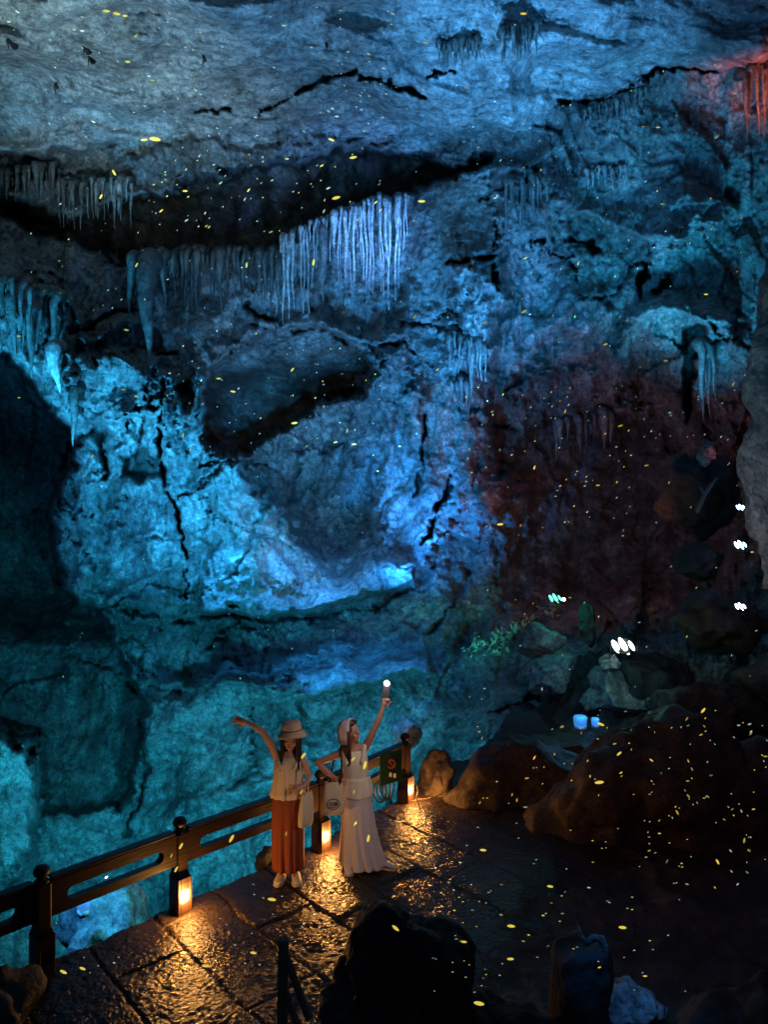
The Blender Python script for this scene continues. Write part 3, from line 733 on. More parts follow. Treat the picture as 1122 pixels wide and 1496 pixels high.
fringe(494, 308, 550, 290, 18, 40, 150, 2.5, 6, 'slim blue-lit stalactite in the middle of the bright curtain', 'middle of the bright stalactite curtain', off=0.5, Y=18.6)
fringe(408, 348, 494, 310, 22, 25, 130, 2.5, 6, 'thin pale stalactite on the bright curtain\'s sloping part', 'sloping left part of the bright stalactite curtain', off=0.5, Y=18.7)
stalactite(488, 305, 362, 12, 'short stubby blue stalactite breaking off above the curtain gap', None, Y=18.4)
stalactite(472, 320, 440, 14, 'broad dull tapering stalactite in the gap of the bright curtain', None, 'dull_flowstone', Y=18.5)
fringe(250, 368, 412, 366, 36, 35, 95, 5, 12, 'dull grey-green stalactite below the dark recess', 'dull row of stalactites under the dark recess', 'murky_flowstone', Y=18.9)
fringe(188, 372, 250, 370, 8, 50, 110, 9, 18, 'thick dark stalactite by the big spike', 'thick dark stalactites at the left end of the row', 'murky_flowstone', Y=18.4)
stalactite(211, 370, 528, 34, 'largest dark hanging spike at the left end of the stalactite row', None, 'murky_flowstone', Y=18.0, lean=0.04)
fringe(0, 250, 80, 240, 20, 20, 55, 5, 10, 'small dusky stalactite on the far left ceiling lip', 'fringe on the far left ceiling lip', 'dull_flowstone', off=0.35)
fringe(80, 266, 190, 262, 28, 25, 75, 4, 10, 'pale thread-like stalactite under the grey left ceiling lip', 'fringe under the grey left ceiling lip', 'dull_flowstone', off=0.3)
fringe(0, 400, 80, 430, 9, 60, 120, 7, 14, 'blue drapery fold hanging over the black opening on the left', 'blue drapery above the black opening', 'dull_flowstone', off=0.25)
stalactite(38, 440, 552, 18, 'long blue drapery point hanging lowest over the black opening', None, 'dull_flowstone', off=0.3, lean=0.08)
stalactite(12, 420, 530, 18, 'blue drapery point hanging at the left edge over the black opening', None, 'dull_flowstone', off=0.3, lean=0.1)
stalactite(72, 500, 575, 24, 'wide blue drapery point beside the turquoise bulge', None, off=0.3, lean=0.2)
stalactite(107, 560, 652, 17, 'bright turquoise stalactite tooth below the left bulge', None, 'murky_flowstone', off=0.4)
fringe(640, 62, 704, 60, 14, 20, 45, 4, 8, 'small dark stalactite in the left cluster on the blue ceiling', 'left cluster on the blue ceiling', 'dull_flowstone', off=0.2)
stalactite(675, 50, 100, 9, 'long dark single stalactite hanging from the blue ceiling', None, 'dull_flowstone', off=0.2)
fringe(736, 40, 784, 36, 16, 25, 60, 4, 9, 'dark stalactite in the right cluster on the blue ceiling', 'right cluster on the blue ceiling', 'dull_flowstone', off=0.2)
for (x, y, l, lb) in [(129, 78, 18, 'tiny black stalactite between the pale ceiling streaks'), (122, 65, 16, 'tiny black stalactite above the pale ceiling streaks'), (80, 120, 18, 'tiny black stalactite low on the left ceiling'), (297, 78, 20, 'tiny black wedge stalactite alone on the ceiling'), (11, 55, 18, 'tiny black stalactite in the upper left corner'), (477, 60, 15, 'tiny black stalactite above the long ceiling crack')]:
    stalactite(x, y, y+l, 4.5, lb, None, 'dark_rock', off=0.05)
fringe(850, 164, 950, 128, 20, 15, 40, 4, 9, 'dusky stalactite under the right ceiling crack', 'fringe under the right ceiling crack', 'dull_flowstone', off=0.2)
fringe(855, 250, 920, 250, 16, 10, 26, 4, 8, 'small blue icicle-like stalactite over the right hollow', 'icicle fringe on the right wall', off=0.3)
fringe(656, 490, 708, 500, 12, 15, 60, 4, 8, 'blue stalactite at the foot of the central column', 'stalactites at the foot of the central column', 'dull_flowstone', off=0.25)
stalactite(692, 500, 608, 10, 'pale lance-shaped stalactite hanging from the central column', None, 'dull_flowstone', off=0.4, lean=-0.06)
fringe(655, 560, 690, 560, 7, 20, 50, 6, 12, 'shaded stalactite behind the pale lance', 'shaded stalactites behind the pale lance', 'dull_flowstone', off=0.4)
fringe(740, 262, 800, 258, 10, 40, 110, 5, 9, 'long draped stone fold on the right of the blue slab', 'draped folds right of the blue slab', 'dull_flowstone', off=0.15)
fringe(1022, 503, 1044, 500, 5, 70, 115, 7, 12, 'cyan-lit stalactite in the dark niche', 'stalactites in the dark niche on the right', 'dull_flowstone', off=0.2)
fringe(800, 620, 900, 600, 8, 30, 70, 8, 16, 'dim maroon stalactite in the dark hollow on the right', 'dim stalactites of the maroon hollow', 'dull_flowstone', off=0.5)
fringe(1084, 100, 1140, 90, 10, 50, 130, 5, 11, 'red-lit drapery stalactite at the upper right edge', 'red-lit drapery at the upper right edge', 'dull_flowstone', off=0.15)

# ------------------------------------------------------------------ boulders
import bmesh
def boulder(c, size, label, mat='brown_rock', seed=0, rotz=0.0, tilt=0.0, cuts=9, sub=5, name='boulder', rough=1.0, flat_bottom=False, cat='boulder', sq=1.0):
    bm = bmesh.new(); bmesh.ops.create_icosphere(bm, subdivisions=sub, radius=1.0)
    V_ = np.array([v.co[:] for v in bm.verts]); F_ = np.array([[v.index for v in f.verts] for f in bm.faces]); bm.free()
    r = np.random.default_rng(seed+100)
    if sq != 1: V_ = np.sign(V_)*np.abs(V_)**sq
    V_ *= (1+0.35*sq*perlin(V_[:, 0]*0.9+seed, V_[:, 1]*0.9, V_[:, 2]*0.9))[:, None]
    for k in range(cuts):
        n = r.normal(size=3); n /= np.linalg.norm(n); d = r.uniform(0.55, 0.85)
        q = V_ @ n - d; V_ -= np.clip(q, 0, None)[:, None]*n*0.92
    V_ /= np.abs(V_).max(0)[None]
    s = np.array(size)/2
    q = V_*s
    dn = V_/np.linalg.norm(V_, axis=1)[:, None]; sc = float(np.mean(s))
    q += dn*(rough*sc*(-0.16*billow(q[:, 0]/sc*1.6+seed, q[:, 1]/sc*1.6, q[:, 2]/sc*1.6, 5, 0.55)))[:, None]
    q += dn*(rough*sc*0.05*np.tanh(5*perlin(q[:, 0]/sc*2.2, q[:, 1]/sc*2.2+seed, q[:, 2]/sc*2.2)))[:, None]
    R = (Euler((0, 0, rotz)).to_matrix() @ Euler((0, tilt, 0)).to_matrix())
    q = q @ np.array(R).T
    me = np_mesh(name, q, F_)
    o = link_mesh(name, me, mat); o.location = c
    return tag(o, label, cat)
def rock_px(x0, y0, x1, y1, Y, depth, label, **kw):
    c = P((x0+x1)/2, (y0+y1)/2, Y)
    return boulder(c, ((x1-x0)/F*Y*1.06, depth, (y1-y0)/F*Y*1.06), label, **kw)
rock_px(672, 1058, 920, 1170, 10.8, 2.2, 'long low brown boulder carrying the blue box light', seed=1)
rock_px(628, 1070, 868, 1275, 9.9, 1.7, 'rounded brown boulder at the left foot of the biggest one', seed=2, cuts=4)
rock_px(730, 1035, 1140, 1390, 9.2, 2.2, 'biggest brown boulder in the right foreground', seed=33, sub=6, cuts=5)
rock_px(990, 1070, 1240, 1380, 9.8, 2.4, 'reddish boulder leaning behind the biggest one at right edge', seed=44, cuts=5)
rock_px(930, 985, 1130, 1110, 11.0, 1.6, 'dark brown boulder behind the biggest one, below the right lamps', seed=45, cuts=5)
rock_px(1085, 930, 1260, 1100, 10.6, 1.6, 'dark boulder at the right edge under the lowest lamp', seed=46, cuts=5)
rock_px(598, 1092, 672, 1215, 10.0, 1.0, 'upright brown boulder just right of the farthest railing lantern', seed=5)
rock_px(845, 975, 965, 1060, 12.2, 1.3, 'blue-lit fluted boulder above the blue box light', mat='grey_rock', seed=6)
rock_px(770, 955, 842, 1015, 12.8, 1.0, 'rounded blue-grey rock left of the fluted boulder', mat='grey_rock', seed=7)
rock_px(752, 905, 822, 968, 13.4, 0.9, 'tilted oblong grey rock below the green-white lamp', mat='grey_rock', seed=8, tilt=-0.5)
rock_px(872, 955, 908, 985, 12.1, 0.5, 'small blue rock at the foot of the brightest white lamp', mat='grey_rock', seed=9)
rock_px(900, 957, 975, 1060, 12.3, 0.9, 'squared dark block under the brightest white lamp', mat='dark_rock', seed=10, cuts=1, sq=0.5)
rock_px(842, 880, 876, 948, 13.2, 0.6, 'narrow upright dark rock between the two lamps', mat='dark_rock', seed=11)
rock_px(975, 860, 1130, 965, 12.0, 1.4, 'broad dark rock slab below the right-hand lamps', mat='brown_rock', seed=12)
rock_px(960, 650, 1075, 790, 14.6, 1.5, 'dark broken rock mass above the right-hand lamps', mat='dark_rock', seed=13)
rock_px(1018, 640, 1044, 682, 13.6, 0.5, 'egg-shaped pale rock on the dark rock mass', mat='grey_rock', seed=14)
rock_px(975, 790, 1060, 850, 13.2, 1.0, 'small rounded dark rock between the right-hand lamps', mat='dark_rock', seed=15)
rock_px(564, 1036, 618, 1100, 11.6, 1.0, 'blue-topped rock beyond the farthest railing post', mat='grey_rock', seed=16)
rock_px(72, 1300, 250, 1430, 7.7, 1.2, 'turquoise-lit rock below the railing at the left', mat='grey_rock', seed=17)
rock_px(372, 1234, 404, 1276, 7.9, 0.4, 'low dark edging stone beside the rust-red skirt', mat='dark_rock', seed=18, sub=4)
rock_px(462, 1322, 700, 1660, 4.7, 1.2, 'huge dark brown rock rising in the bottom foreground', mat='brown_rock', seed=59, sub=6, cuts=3)
rock_px(802, 1370, 888, 1600, 4.9, 0.45, 'upright square stone stump with a blue-lit rim', mat='dark_rock', seed=20, cuts=1, sq=0.5, rough=0.6)
rock_px(868, 1432, 980, 1500, 5.3, 0.5, 'pale blue-lit rock at the foot of the stone stump', mat='grey_rock', seed=21, cuts=2)
rock_px(600, 1450, 820, 1600, 4.6, 0.9, 'low grey-brown rock at the bottom between stump and black rock', mat='brown_rock', seed=22)
rock_px(970, 1420, 1240, 1620, 5.2, 1.0, 'dark rock filling the bottom right corner', mat='dark_rock', seed=23)
rock_px(-180, 1425, 50, 1660, 5.2, 1.2, 'dark rock in the bottom left corner under the railing', mat='dark_rock', seed=24)
stump = [o for o in C.objects if o.get('label', '').startswith('upright square stone stump')][0]
mb = MB(); mb.tube([P(x, y, 4.58) for x, y in ((843, 1347), (846, 1358), (850, 1370), (858, 1377), (868, 1370), (878, 1371), (885, 1384), (886, 1396))], [0.003, 0.014, 0.026, 0.034, 0.034, 0.030, 0.022, 0.008], 8, 0.5)
me = mb.mesh('crest'); me.transform(Matrix.Translation(-Vector(stump.location))); cr = link_mesh('crest', me, 'grey_rock'); cr.parent = stump
o = boulder(P(1172, 650, 6.2), (1.12, 1.0, 3.7), 'rough grey rock pillar rising close at the right edge', mat='grey_rock', seed=30, cuts=5, sub=6, name='rock_pillar', cat='rock pillar')

# ------------------------------------------------------------------ railing with lantern posts
fence = empty('wooden_railing', (RA[2][0], RA[2][1], 0), 'dark red-brown wooden railing with round-topped posts and lit lantern niches along the walkway', 'railing')
def post(p, d):
    n = Vector((d[1], -d[0], 0)).normalized(); ang = math.atan2(d[1], d[0]); R = Euler((0, 0, ang))
    c = Vector((p[0], p[1], 0))
    mb = MB()
    mb.box(c+Vector((0, 0, 0.36)), (0.118, 0.118, 0.74), R, 0.012)
    po = mb.build('post', 'rail_wood', fence, smooth=False)
    mb = MB()                                         # lantern base: four walls with a window opening on the walkway side
    H0, H1, Wd = 0.0, 0.285, 0.20
    def bx(u0, u1, w0, w1, z0, z1):                   # u along the rail, w towards the walkway
        cc = c + Vector((d[0], d[1], 0))*((u0+u1)/2) + n*((w0+w1)/2); cc.z = (z0+z1)/2
        mb.box(cc, (u1-u0, w1-w0, z1-z0), R, 0.004)
    bx(-0.072, 0.072, -0.072, 0.065, -0.05, 0.33)
    bx(-0.072, -0.045, 0.065, 0.095, -0.05, 0.33); bx(0.045, 0.072, 0.065, 0.095, -0.05, 0.33)
    bx(-0.045, 0.045, 0.065, 0.095, 0.215, 0.33); bx(-0.045, 0.045, 0.065, 0.095, -0.05, 0.105)
    for k_ in range(3): bx(-0.068+0.005*k_, 0.068-0.005*k_, -0.068+0.005*k_, 0.068-0.005*k_, 0.33+0.016*k_, 0.346+0.016*k_)
    base = mb.build('lantern_base', 'rail_wood', fence, smooth=False)
    mb = MB(); prof = [(0.02, 0.715), (0.055, 0.725), (0.062, 0.74), (0.045, 0.752), (0.034, 0.765), (0.04, 0.775), (0.056, 0.79), (0.064, 0.812), (0.060, 0.838), (0.045, 0.858), (0.022, 0.868), (0.003, 0.871)]
    mb.loft([(c.x, c.y, z, r, r) for r, z in prof], 20)
    mb.build('finial', 'rail_wood', fence)
    if not LIT: return
    mb = MB(); cc = c+n*0.074; cc.z = 0.16; mb.box(cc, (0.088, 0.012, 0.108), R)
    mb.build('lamp_window', 'lantern_glass', fence)
    lp = c+n*0.16; lp.z = 0.15
    point(lp, (1.0, 0.44, 0.10), 27.0, 0.045, 'lantern_light')
def bay(p, q):
    p = Vector((*p, 0)); q = Vector((*q, 0)); e = (q-p); L = e.length; e.normalize(); n = Vector((e.y, -e.x, 0))
    x0, x1, z0, z1 = 0.060, L-0.060, 0.445, 0.725
    h0, h1, s0, s1 = 0.520, 0.630, 0.19, L-0.19
    r = (h1-h0)/2; zc = (h0+h1)/2; inner = []; outer = []
    for k in range(9): t = -math.pi/2+math.pi*k/8; inner.append((s1-r+r*math.cos(t), zc+r*math.sin(t))); outer.append((x1, z0+(z1-z0)*k/8))
    for k in range(9): t = math.pi/2+math.pi*k/8; inner.append((s0+r+r*math.cos(t), zc+r*math.sin(t))); outer.append((x0, z1+(z0-z1)*k/8))
    N = len(inner); th = 0.042; vs = []
    for side in (-1, 1):
        for ring in (inner, outer):
            for (s, z) in ring: vs.append(p+e*s+n*(th*side)+Vector((0, 0, z)))
    fs = []
    for k in range(N):
        j = (k+1) % N
        fs += [(k, j, N+j, N+k), (2*N+k, 3*N+k, 3*N+j, 2*N+j), (k, 2*N+k, 2*N+j, j), (N+k, N+j, 3*N+j, 3*N+k)]
    mb = MB(); mb.add(vs, fs)
    mb.box(p+e*(L/2)+Vector((0, 0, 0.747)), (L-0.136, 0.10, 0.022), Euler((0, 0, math.atan2(e.y, e.x))), 0.006)
    mb.build('rail_panel', 'rail_wood', fence, smooth=False)
for i in range(0, 5):
    LIT = i >= 2
    d = RA[min(i+1, 4)]-RA[max(i-1, 0)]; d = d/np.hypot(*d)
    if i >= 1: post(RA[i], d)
    if i < 4: bay(RA[i], RA[i+1])

# sign, cable and rope by the far post
def up_quad(mb, a, b, z0, z1, th=0.012):
    a = Vector(a); b = Vector(b); e = (b-a); L = e.length; e.normalize()
    mb.box((a+b)/2+Vector((0, 0, (z0+z1)/2)), (L, th, z1-z0), Euler((0, 0, math.atan2(e.y, e.x))), 0.003)
sg = empty('safety_sign', (0.0, 9.0, 0.7), 'small dark green sign board with a red ring on the far railing', 'sign')
pa = P(540, 1130, 9.0); pb = P(572, 1120, 9.2); pa.z = pb.z = 0; pa += Vector((0.12, -0.16, 0)); pb += Vector((0.12, -0.16, 0))
mb = MB(); up_quad(mb, pa, pb, 0.42, 0.80); mb.build('board', 'sign_green', sg, smooth=False)
cc = (pa+pb)/2 + Vector((0.01, -0.02, 0)); cc.z = 0.66
mb = MB(); mb.tube([cc+Vector((0.042*math.cos(t), 0, 0.05*math.sin(t))) for t in np.linspace(0, 2*math.pi, 25)], 0.009, 6, cap=False)
mb.tube([cc+Vector((-0.028, 0, 0.034)), cc+Vector((0.028, 0, -0.034))], 0.006, 6); mb.build('red_ring', 'sign_red', sg)
mb = MB()
for k in range(3): mb.box(cc+Vector((-0.06+0.05*k, 0, -0.12-0.01*k)), (0.03, 0.006, 0.05), None)
mb.build('symbol', 'sign_white', sg, smooth=False)
mb = MB(); pts = []
for t in np.linspace(0, 1, 90):
    a = t*2*math.pi*3.5; c0 = P(552+18*t, 1158-8*t, 9.1)
    pts.append(c0+Vector((0.07*math.cos(a), 0.03*math.sin(a), 0.12*math.sin(a))))
mb.tube(pts, 0.010, 6); tag(mb.build('cable_coil', 'rubber'), 'loose black cable loops hanging under the green sign', 'cable')
mb = MB(); mb.tube([P(600, 1171, 9.25), P(612, 1168, 9.3), P(625, 1167, 9.4), P(645, 1160, 9.5), P(660, 1148, 9.7)], 0.007, 6)
mb.tube([P(609, 1146, 9.3), P(611, 1156, 9.28), P(609, 1166, 9.28), P(613, 1180, 9.25)], 0.009, 6)
tag(mb.build('rope', 'rope_fibre'), 'frayed rope strung from the farthest lantern to the brown boulder', 'rope')

# wooden handrail close to the camera at the bottom
hr = empty('wooden_handrail', P(415, 1500, 3.7), 'weathered wooden handrail post and boards at the bottom of the view', 'handrail')
def bar(mb, a, b, w_, t_):
    a = Vector(a); b = Vector(b); e = b-a; L = e.length
    q = e.to_track_quat('X', 'Z'); mb.box((a+b)/2, (L, w_, t_), q.to_euler(), 0.004)
mb = MB(); bar(mb, P(414, 1372, 3.8), P(410, 1700, 3.8), 0.05, 0.05); mb.build('post', 'weathered_wood', hr, smooth=False)
mb = MB(); bar(mb, P(418, 1400, 3.78), P(452, 1490, 3.6), 0.02, 0.055); mb.build('board', 'weathered_wood', hr, smooth=False)
mb = MB(); bar(mb, P(418, 1452, 3.78), P(446, 1530, 3.6), 0.02, 0.055); mb.build('board', 'weathered_wood', hr, smooth=False)

# ------------------------------------------------------------------ floodlights
def floodlight(px, py, Y, wpx, lens, label, watts=0, col=(1, 1, 1), aim=(-0.3, -0.5, 0.3), blades=2, tiltz=0.0):
    c = P(px, py, Y); r = wpx/F*Y/2
    t = empty('floodlight', c, label, 'floodlight', 'floodlights among the right-hand rocks' if px > 700 else None)
    to = (Vector((0, 0, CH))-c).normalized(); q = to.to_track_quat('Z', 'Y')
    mb = MB()
    rr = [(0.45, -1.3), (0.6, -1.1), (0.66, -0.3), (0.70, 0.0), (0.70, 0.06), (0.66, 0.07), (0.62, -0.04), (0.01, -0.06)]
    vs = []; n = 20
    for (a, z) in rr:
        for k in range(n):
            an = 2*math.pi*k/n; vs.append(c+q @ Vector((a*r*math.cos(an), a*r*math.sin(an), z*r)))
    fs = [tuple(range(n-1, -1, -1))]
    for i in range(len(rr)-1):
        for k in range(n): j = (k+1) % n; fs.append((i*n+k, i*n+j, (i+1)*n+j, (i+1)*n+k))
    mb.add(vs, fs); mb.build('housing', 'lamp_housing', t)
    mb = MB(); s = q @ Vector((1, 0, 0)); up = q @ Vector((0, 1, 0))
    for (o_, l_, w2) in (((-0.66, 0.66, 0.24), (0.0, 0.88, 0.24), (0.62, 0.50, 0.16)) if blades else ((0, 0.7, 0.6),)):
        e_ = (up*0.86-s*0.5).normalized(); n_ = to; s2 = n_.cross(e_); q2_ = Matrix((s2, e_, n_)).transposed().to_euler()
        mb.ell(c+s*r*o_+up*r*(0.1*o_), (r*w2, r*l_, r*0.14), q2_, 14, 8)
    mb.build('lens', lens, t)
    mb = MB(); s = q @ Vector((1, 0, 0)); up = q @ Vector((0, 1, 0))
    mb.tube([c+s*r*1.15, c+s*r*1.15-up*r*1.3-to*r*0.4, c-s*r*1.15-up*r*1.3-to*r*0.4, c-s*r*1.15], r*0.09, 6); mb.build('bracket', 'lamp_housing', t)
    for k in range(0):                          # grass blades crossing the lens
        o_ = (k-(blades-1)/2)*0.62; mb = MB()
        mb.tube([c+to*r*0.5+s*r*(o_+0.5)-up*r*1.1, c+to*r*0.55+s*r*(o_+0.05), c+to*r*0.5+s*r*(o_-0.75)+up*r*1.2], [r*0.17, r*0.15, r*0.02], 5)
        tag(mb.build('grass_blade', 'dark_rock'), ('left ' if k == 0 else 'right ')+label.replace('floodlight', 'grass blade before the floodlight'), 'grass', 'grass blades before the lamps')
    if watts: point(c+to*r*4.5, col, watts, r*0.6, 'flood_glow')
floodlight(912, 944, 11.9, 34, 'lens_white', 'brightest white floodlight on the squared dark block', 9, (0.35, 1.0, 0.6), blades=2)
floodlight(812, 874, 13.6, 19, 'lens_green', 'green-white floodlight above the creeping plant', 7, (0.05, 1.0, 0.65), blades=1)
floodlight(824, 876, 13.6, 9, 'lens_white', 'small white floodlight touching the green-white one', 0, blades=0)
floodlight(1083, 886, 11.1, 15, 'lens_white', 'lowest white floodlight near the right rock pillar', 1.5, (0.8, 0.7, 1.0), blades=1)
floodlight(1083, 796, 12.4, 17, 'lens_blue', 'middle blue-white floodlight beside the right rock pillar', 2.5, (0.2, 0.4, 1.0), blades=2)
floodlight(1083, 741, 12.6, 12, 'lens_blue', 'highest blue-white floodlight beside the right rock pillar', 2, (0.1, 0.3, 1.0), blades=1)
floodlight(155, 1282, 11.0, 7, 'lens_white', 'tiny white floodlight deep in the shaft seen through the railing', 0, blades=0)
floodlight(190, 1294, 11.0, 8, 'lens_white', 'slightly larger white floodlight deep in the shaft under the lower rail', 0, blades=0)
# box lights
def box_light(px, py, Y, w_, h_, label, watts, sides=24):
    c = P(px, py, Y); sx = w_/F*Y; sz = h_/F*Y
    t = empty('box_light', c, label, 'lamp')
    mb = MB(); mb.loft([(c.x, c.y, c.z-sz/2, sx*0.46, sx*0.46), (c.x, c.y, c.z-sz*0.15, sx*0.46, sx*0.46)], sides); mb.build('base', 'lamp_housing_blue', t)
    mb = MB(); mb.loft([(c.x, c.y, c.z-sz*0.15, sx*0.44, sx*0.44), (c.x, c.y, c.z+sz*0.38, sx*0.5, sx*0.5), (c.x, c.y, c.z+sz*0.5, sx*0.42, sx*0.42)], sides); mb.build('shade', 'lens_soft_blue', t)
    if watts: point(c+Vector((0, -sx*0.9, sz*1.1)), (0.04, 0.35, 1.0), watts, 0.05, 'box_glow')
box_light(848, 1056, 10.6, 20, 20, 'glowing blue drum-shaped lamp on the long low boulder', 4)
box_light(870, 1056, 10.9, 12, 14, 'smaller blue lamp half hidden behind the glowing drum lamp', 2)
box_light(121, 1326, 7.3, 20, 24, 'blue-lit rock cap with its light built in as glow, on the turquoise rock below the railing', 0, 4)  # rock cap, not a lamp: the light on it is put in as emission
spot(Vector((-3.3, 7.2, 0.75)), P(130, 1365, 7.5), (0.03, 0.34, 1.0), 150, 70, 0.8, 0.05)
spot(Vector((-2.35, 7.45, 0.75)), P(190, 1340, 7.6), (0.04, 0.50, 0.65), 130, 75, 0.8, 0.05)
spot(P(585, 990, 11.2), P(590, 1060, 11.5), (0.04, 0.35, 1.0), 45, 70)
spot(P(900, 960, 11.0)+Vector((-0.4, -0.5, 0.4)), P(890, 1015, 12.0), (0.04, 0.45, 0.9), 26, 90)
spot(P(780, 900, 12.0)+Vector((0, -0.4, 0.5)), P(790, 970, 12.8), (0.04, 0.40, 0.9), 26, 90)
spot(P(960, 1340, 4.9), P(925, 1460, 5.2), (0.04, 0.30, 0.9), 16, 80)
spot(P(880, 1290, 4.35), P(866, 1368, 4.6), (0.04, 0.32, 1.0), 70, 13)
spot(P(960, 760, 4.4), P(1115, 680, 6.0), (0.14, 0.42, 0.62), 110, 110)
# unseen warm spot added near the camera to brighten the two women
spot((1.6, 4.2, 2.6), (-0.6, 7.6, 0.8), (1.0, 0.72, 0.56), 135, 36, 1.0, 0.25)

# ------------------------------------------------------------------ creeping plant lit green
def creeper():
    mb = MB(); pl = [(688, 958), (694, 936), (712, 944), (735, 948), (728, 925), (745, 918), (768, 908), (790, 900), (806, 888), (818, 882)]
    for i in range(len(pl)-1):
        for k in range(26):
            t = random.random(); x = pl[i][0]*(1-t)+pl[i+1][0]*t+random.gauss(0, 6); y = pl[i][1]*(1-t)+pl[i+1][1]*t+random.gauss(0, 5)
            c = P(x, y, depth_at(x, y)-0.25-random.random()*0.3); s = random.uniform(0.04, 0.09)
            R = Euler((random.uniform(0, 3), random.uniform(0, 3), random.uniform(0, 6))).to_matrix()
            vs = [c+R @ Vector(v)*s for v in ((-1, 0, 0), (-0.3, 0.45, 0.1), (1, 0, 0), (-0.3, -0.45, 0.1), (0, 0, -0.12))]
            mb.add(vs, [(0, 4, 1), (1, 4, 2), (2, 4, 3), (3, 4, 0), (0, 1, 2, 3)])
    t = empty('creeping_plant', P(694, 936, 15), 'x', 'plant'); mb.build('foliage', 'leaf', t, smooth=False)
    mb = MB(); mb.tube([P(x, y, depth_at(x, y)-0.25) for x, y in pl], 0.012, 5); st = mb.build('stem', 'dead_wood', t)
    tag(t, 'leafy creeping plant lit green along the dark ledge right of center', 'plant')
creeper()
spot(P(735, 975, 13.4), P(705, 942, 15.2), (0.06, 0.9, 0.85), 260, 34)
spot(P(800, 905, 13.9), P(765, 908, 15.0), (0.08, 0.95, 0.7), 40, 50)
mb = MB(); mb.tube([P(1020, 746, 13.0), P(1030, 722, 13.0), P(1040, 708, 13.0), P(1048, 698, 13.1)], [0.05, 0.04, 0.03, 0.015], 6)
mb.tube([P(1030, 722, 13.0), P(1024, 712, 13.0)], [0.03, 0.012], 6)
tag(mb.build('dead_branch', 'dead_wood'), 'thin bare branch slanting in the dark above the right lamps', 'branch')

# ------------------------------------------------------------------ people
def remeshed(mb, name, voxel=0.006, smooth=6, mats=('skin',), paint=None):
    me = mb.mesh(name); o = bpy.data.objects.new(name, me); C.objects.link(o)
    r = o.modifiers.new('remesh', 'REMESH'); r.mode = 'VOXEL'; r.voxel_size = voxel; r.use_smooth_shade = True
    s = o.modifiers.new('smooth', 'SMOOTH'); s.iterations = smooth; s.factor = 0.5
    dg = bpy.context.evaluated_depsgraph_get(); dg.update()
    out = bpy.data.meshes.new_from_object(o.evaluated_get(dg)); out.name = name
    bpy.data.objects.remove(o); out.materials.clear()
    for m in mats: out.materials.append(M[m])
    if paint:
        for p in out.polygons: p.material_index = paint(Vector(p.center))
    out.polygons.foreach_set('use_smooth', [True]*len(out.polygons))
    return out
def hand(mb, wrist, d, palm_n, side, curl=0.3, size=1.0, spread=1.0):
    """palm, four fingers of different lengths and a thumb; d = direction wrist->fingers"""
    d = Vector(d).normalized(); n = Vector(palm_n); n = (n-d*n.dot(d)).normalized(); s = d.cross(n)*side
    wrist = Vector(wrist); k = size
    mb.tube([wrist, wrist+d*0.045*k, wrist+d*0.082*k], [0.022*k, 0.030*k, 0.030*k], 12, 1.0)
    mb.ell(wrist+d*0.055*k, (0.036*k, 0.036*k, 0.045*k), d.to_track_quat('Z', 'Y').to_euler(), 12, 8)
    L = (0.070, 0.080, 0.074, 0.058)
    for i in range(4):
        off = (i-1.5)*0.0185*k
        b = wrist+d*(0.082-0.004*abs(i-1.5))*k+s*off
        fd = (d+s*(i-1.5)*0.16*spread).normalized(); p = [b]; c = curl
        for q, fr in enumerate((0.42, 0.32, 0.26)):
            an = c*(q+0.5); dd = (fd*math.cos(an)+n*math.sin(an)); p.append(p[-1]+dd*L[i]*fr*k)
        mb.tube(p, [0.0098*k, 0.0092*k, 0.0085*k, 0.0072*k], 8)
    b = wrist+d*0.025*k-s*0.026*k; td = (d*0.6-s*0.8+n*0.25).normalized()
    mb.tube([b, b+td*0.034*k, b+(td+d*0.5).normalized()*0.062*k], [0.014*k, 0.0115*k, 0.0090*k], 8)
def head(mb, c, face, up, k=1.0):
    """skull, jaw, nose, brow, ears; face = looking direction"""
    f = Vector(face).normalized(); u = Vector(up); u = (u-f*u.dot(f)).normalized(); r = u.cross(f).normalized()
    q = Matrix((r, f, u)).transposed().to_euler()
    c = Vector(c)
    mb.ell(c+u*0.02*k-f*0.008*k, (0.073*k, 0.092*k, 0.095*k), q, 20, 14)
    mb.ell(c+f*0.028*k-u*0.045*k, (0.052*k, 0.056*k, 0.058*k), q, 16, 10)
    mb.ell(c+f*0.058*k-u*0.083*k, (0.022*k, 0.020*k, 0.018*k), q, 10, 8)
    mb.tube([c+f*0.082*k+u*0.010*k, c+f*0.098*k-u*0.020*k], [0.008*k, 0.012*k], 8)
    mb.tube([c+f*0.078*k-u*0.053*k-r*0.018*k, c+f*0.084*k-u*0.052*k, c+f*0.078*k-u*0.053*k+r*0.018*k], 0.0085*k, 8)
    for sd in (-1, 1):
        mb.ell(c+r*sd*0.074*k-u*0.012*k, (0.010*k, 0.018*k, 0.028*k), q, 8, 6)
        mb.ell(c+r*sd*0.038*k+f*0.055*k-u*0.025*k, (0.024*k, 0.022*k, 0.024*k), q, 10, 8)
    def paint(p):
        v = p-c; x, y, z = v.dot(r)/k, v.dot(f)/k, v.dot(u)/k
        if y > 0.05:
            if abs(x) < 0.022 and -0.062 < z < -0.044 and y > 0.066: return 1
            if 0.016 < abs(x) < 0.042 and -0.006 < z < 0.006: return 2
            if 0.014 < abs(x) < 0.044 and 0.020 < z < 0.026: return 2
        return 0
    return paint, (r, f, u)
def solid(o, t=0.004):
    m = o.modifiers.new('cloth_thickness', 'SOLIDIFY'); m.thickness = t; m.offset = -1
    return o
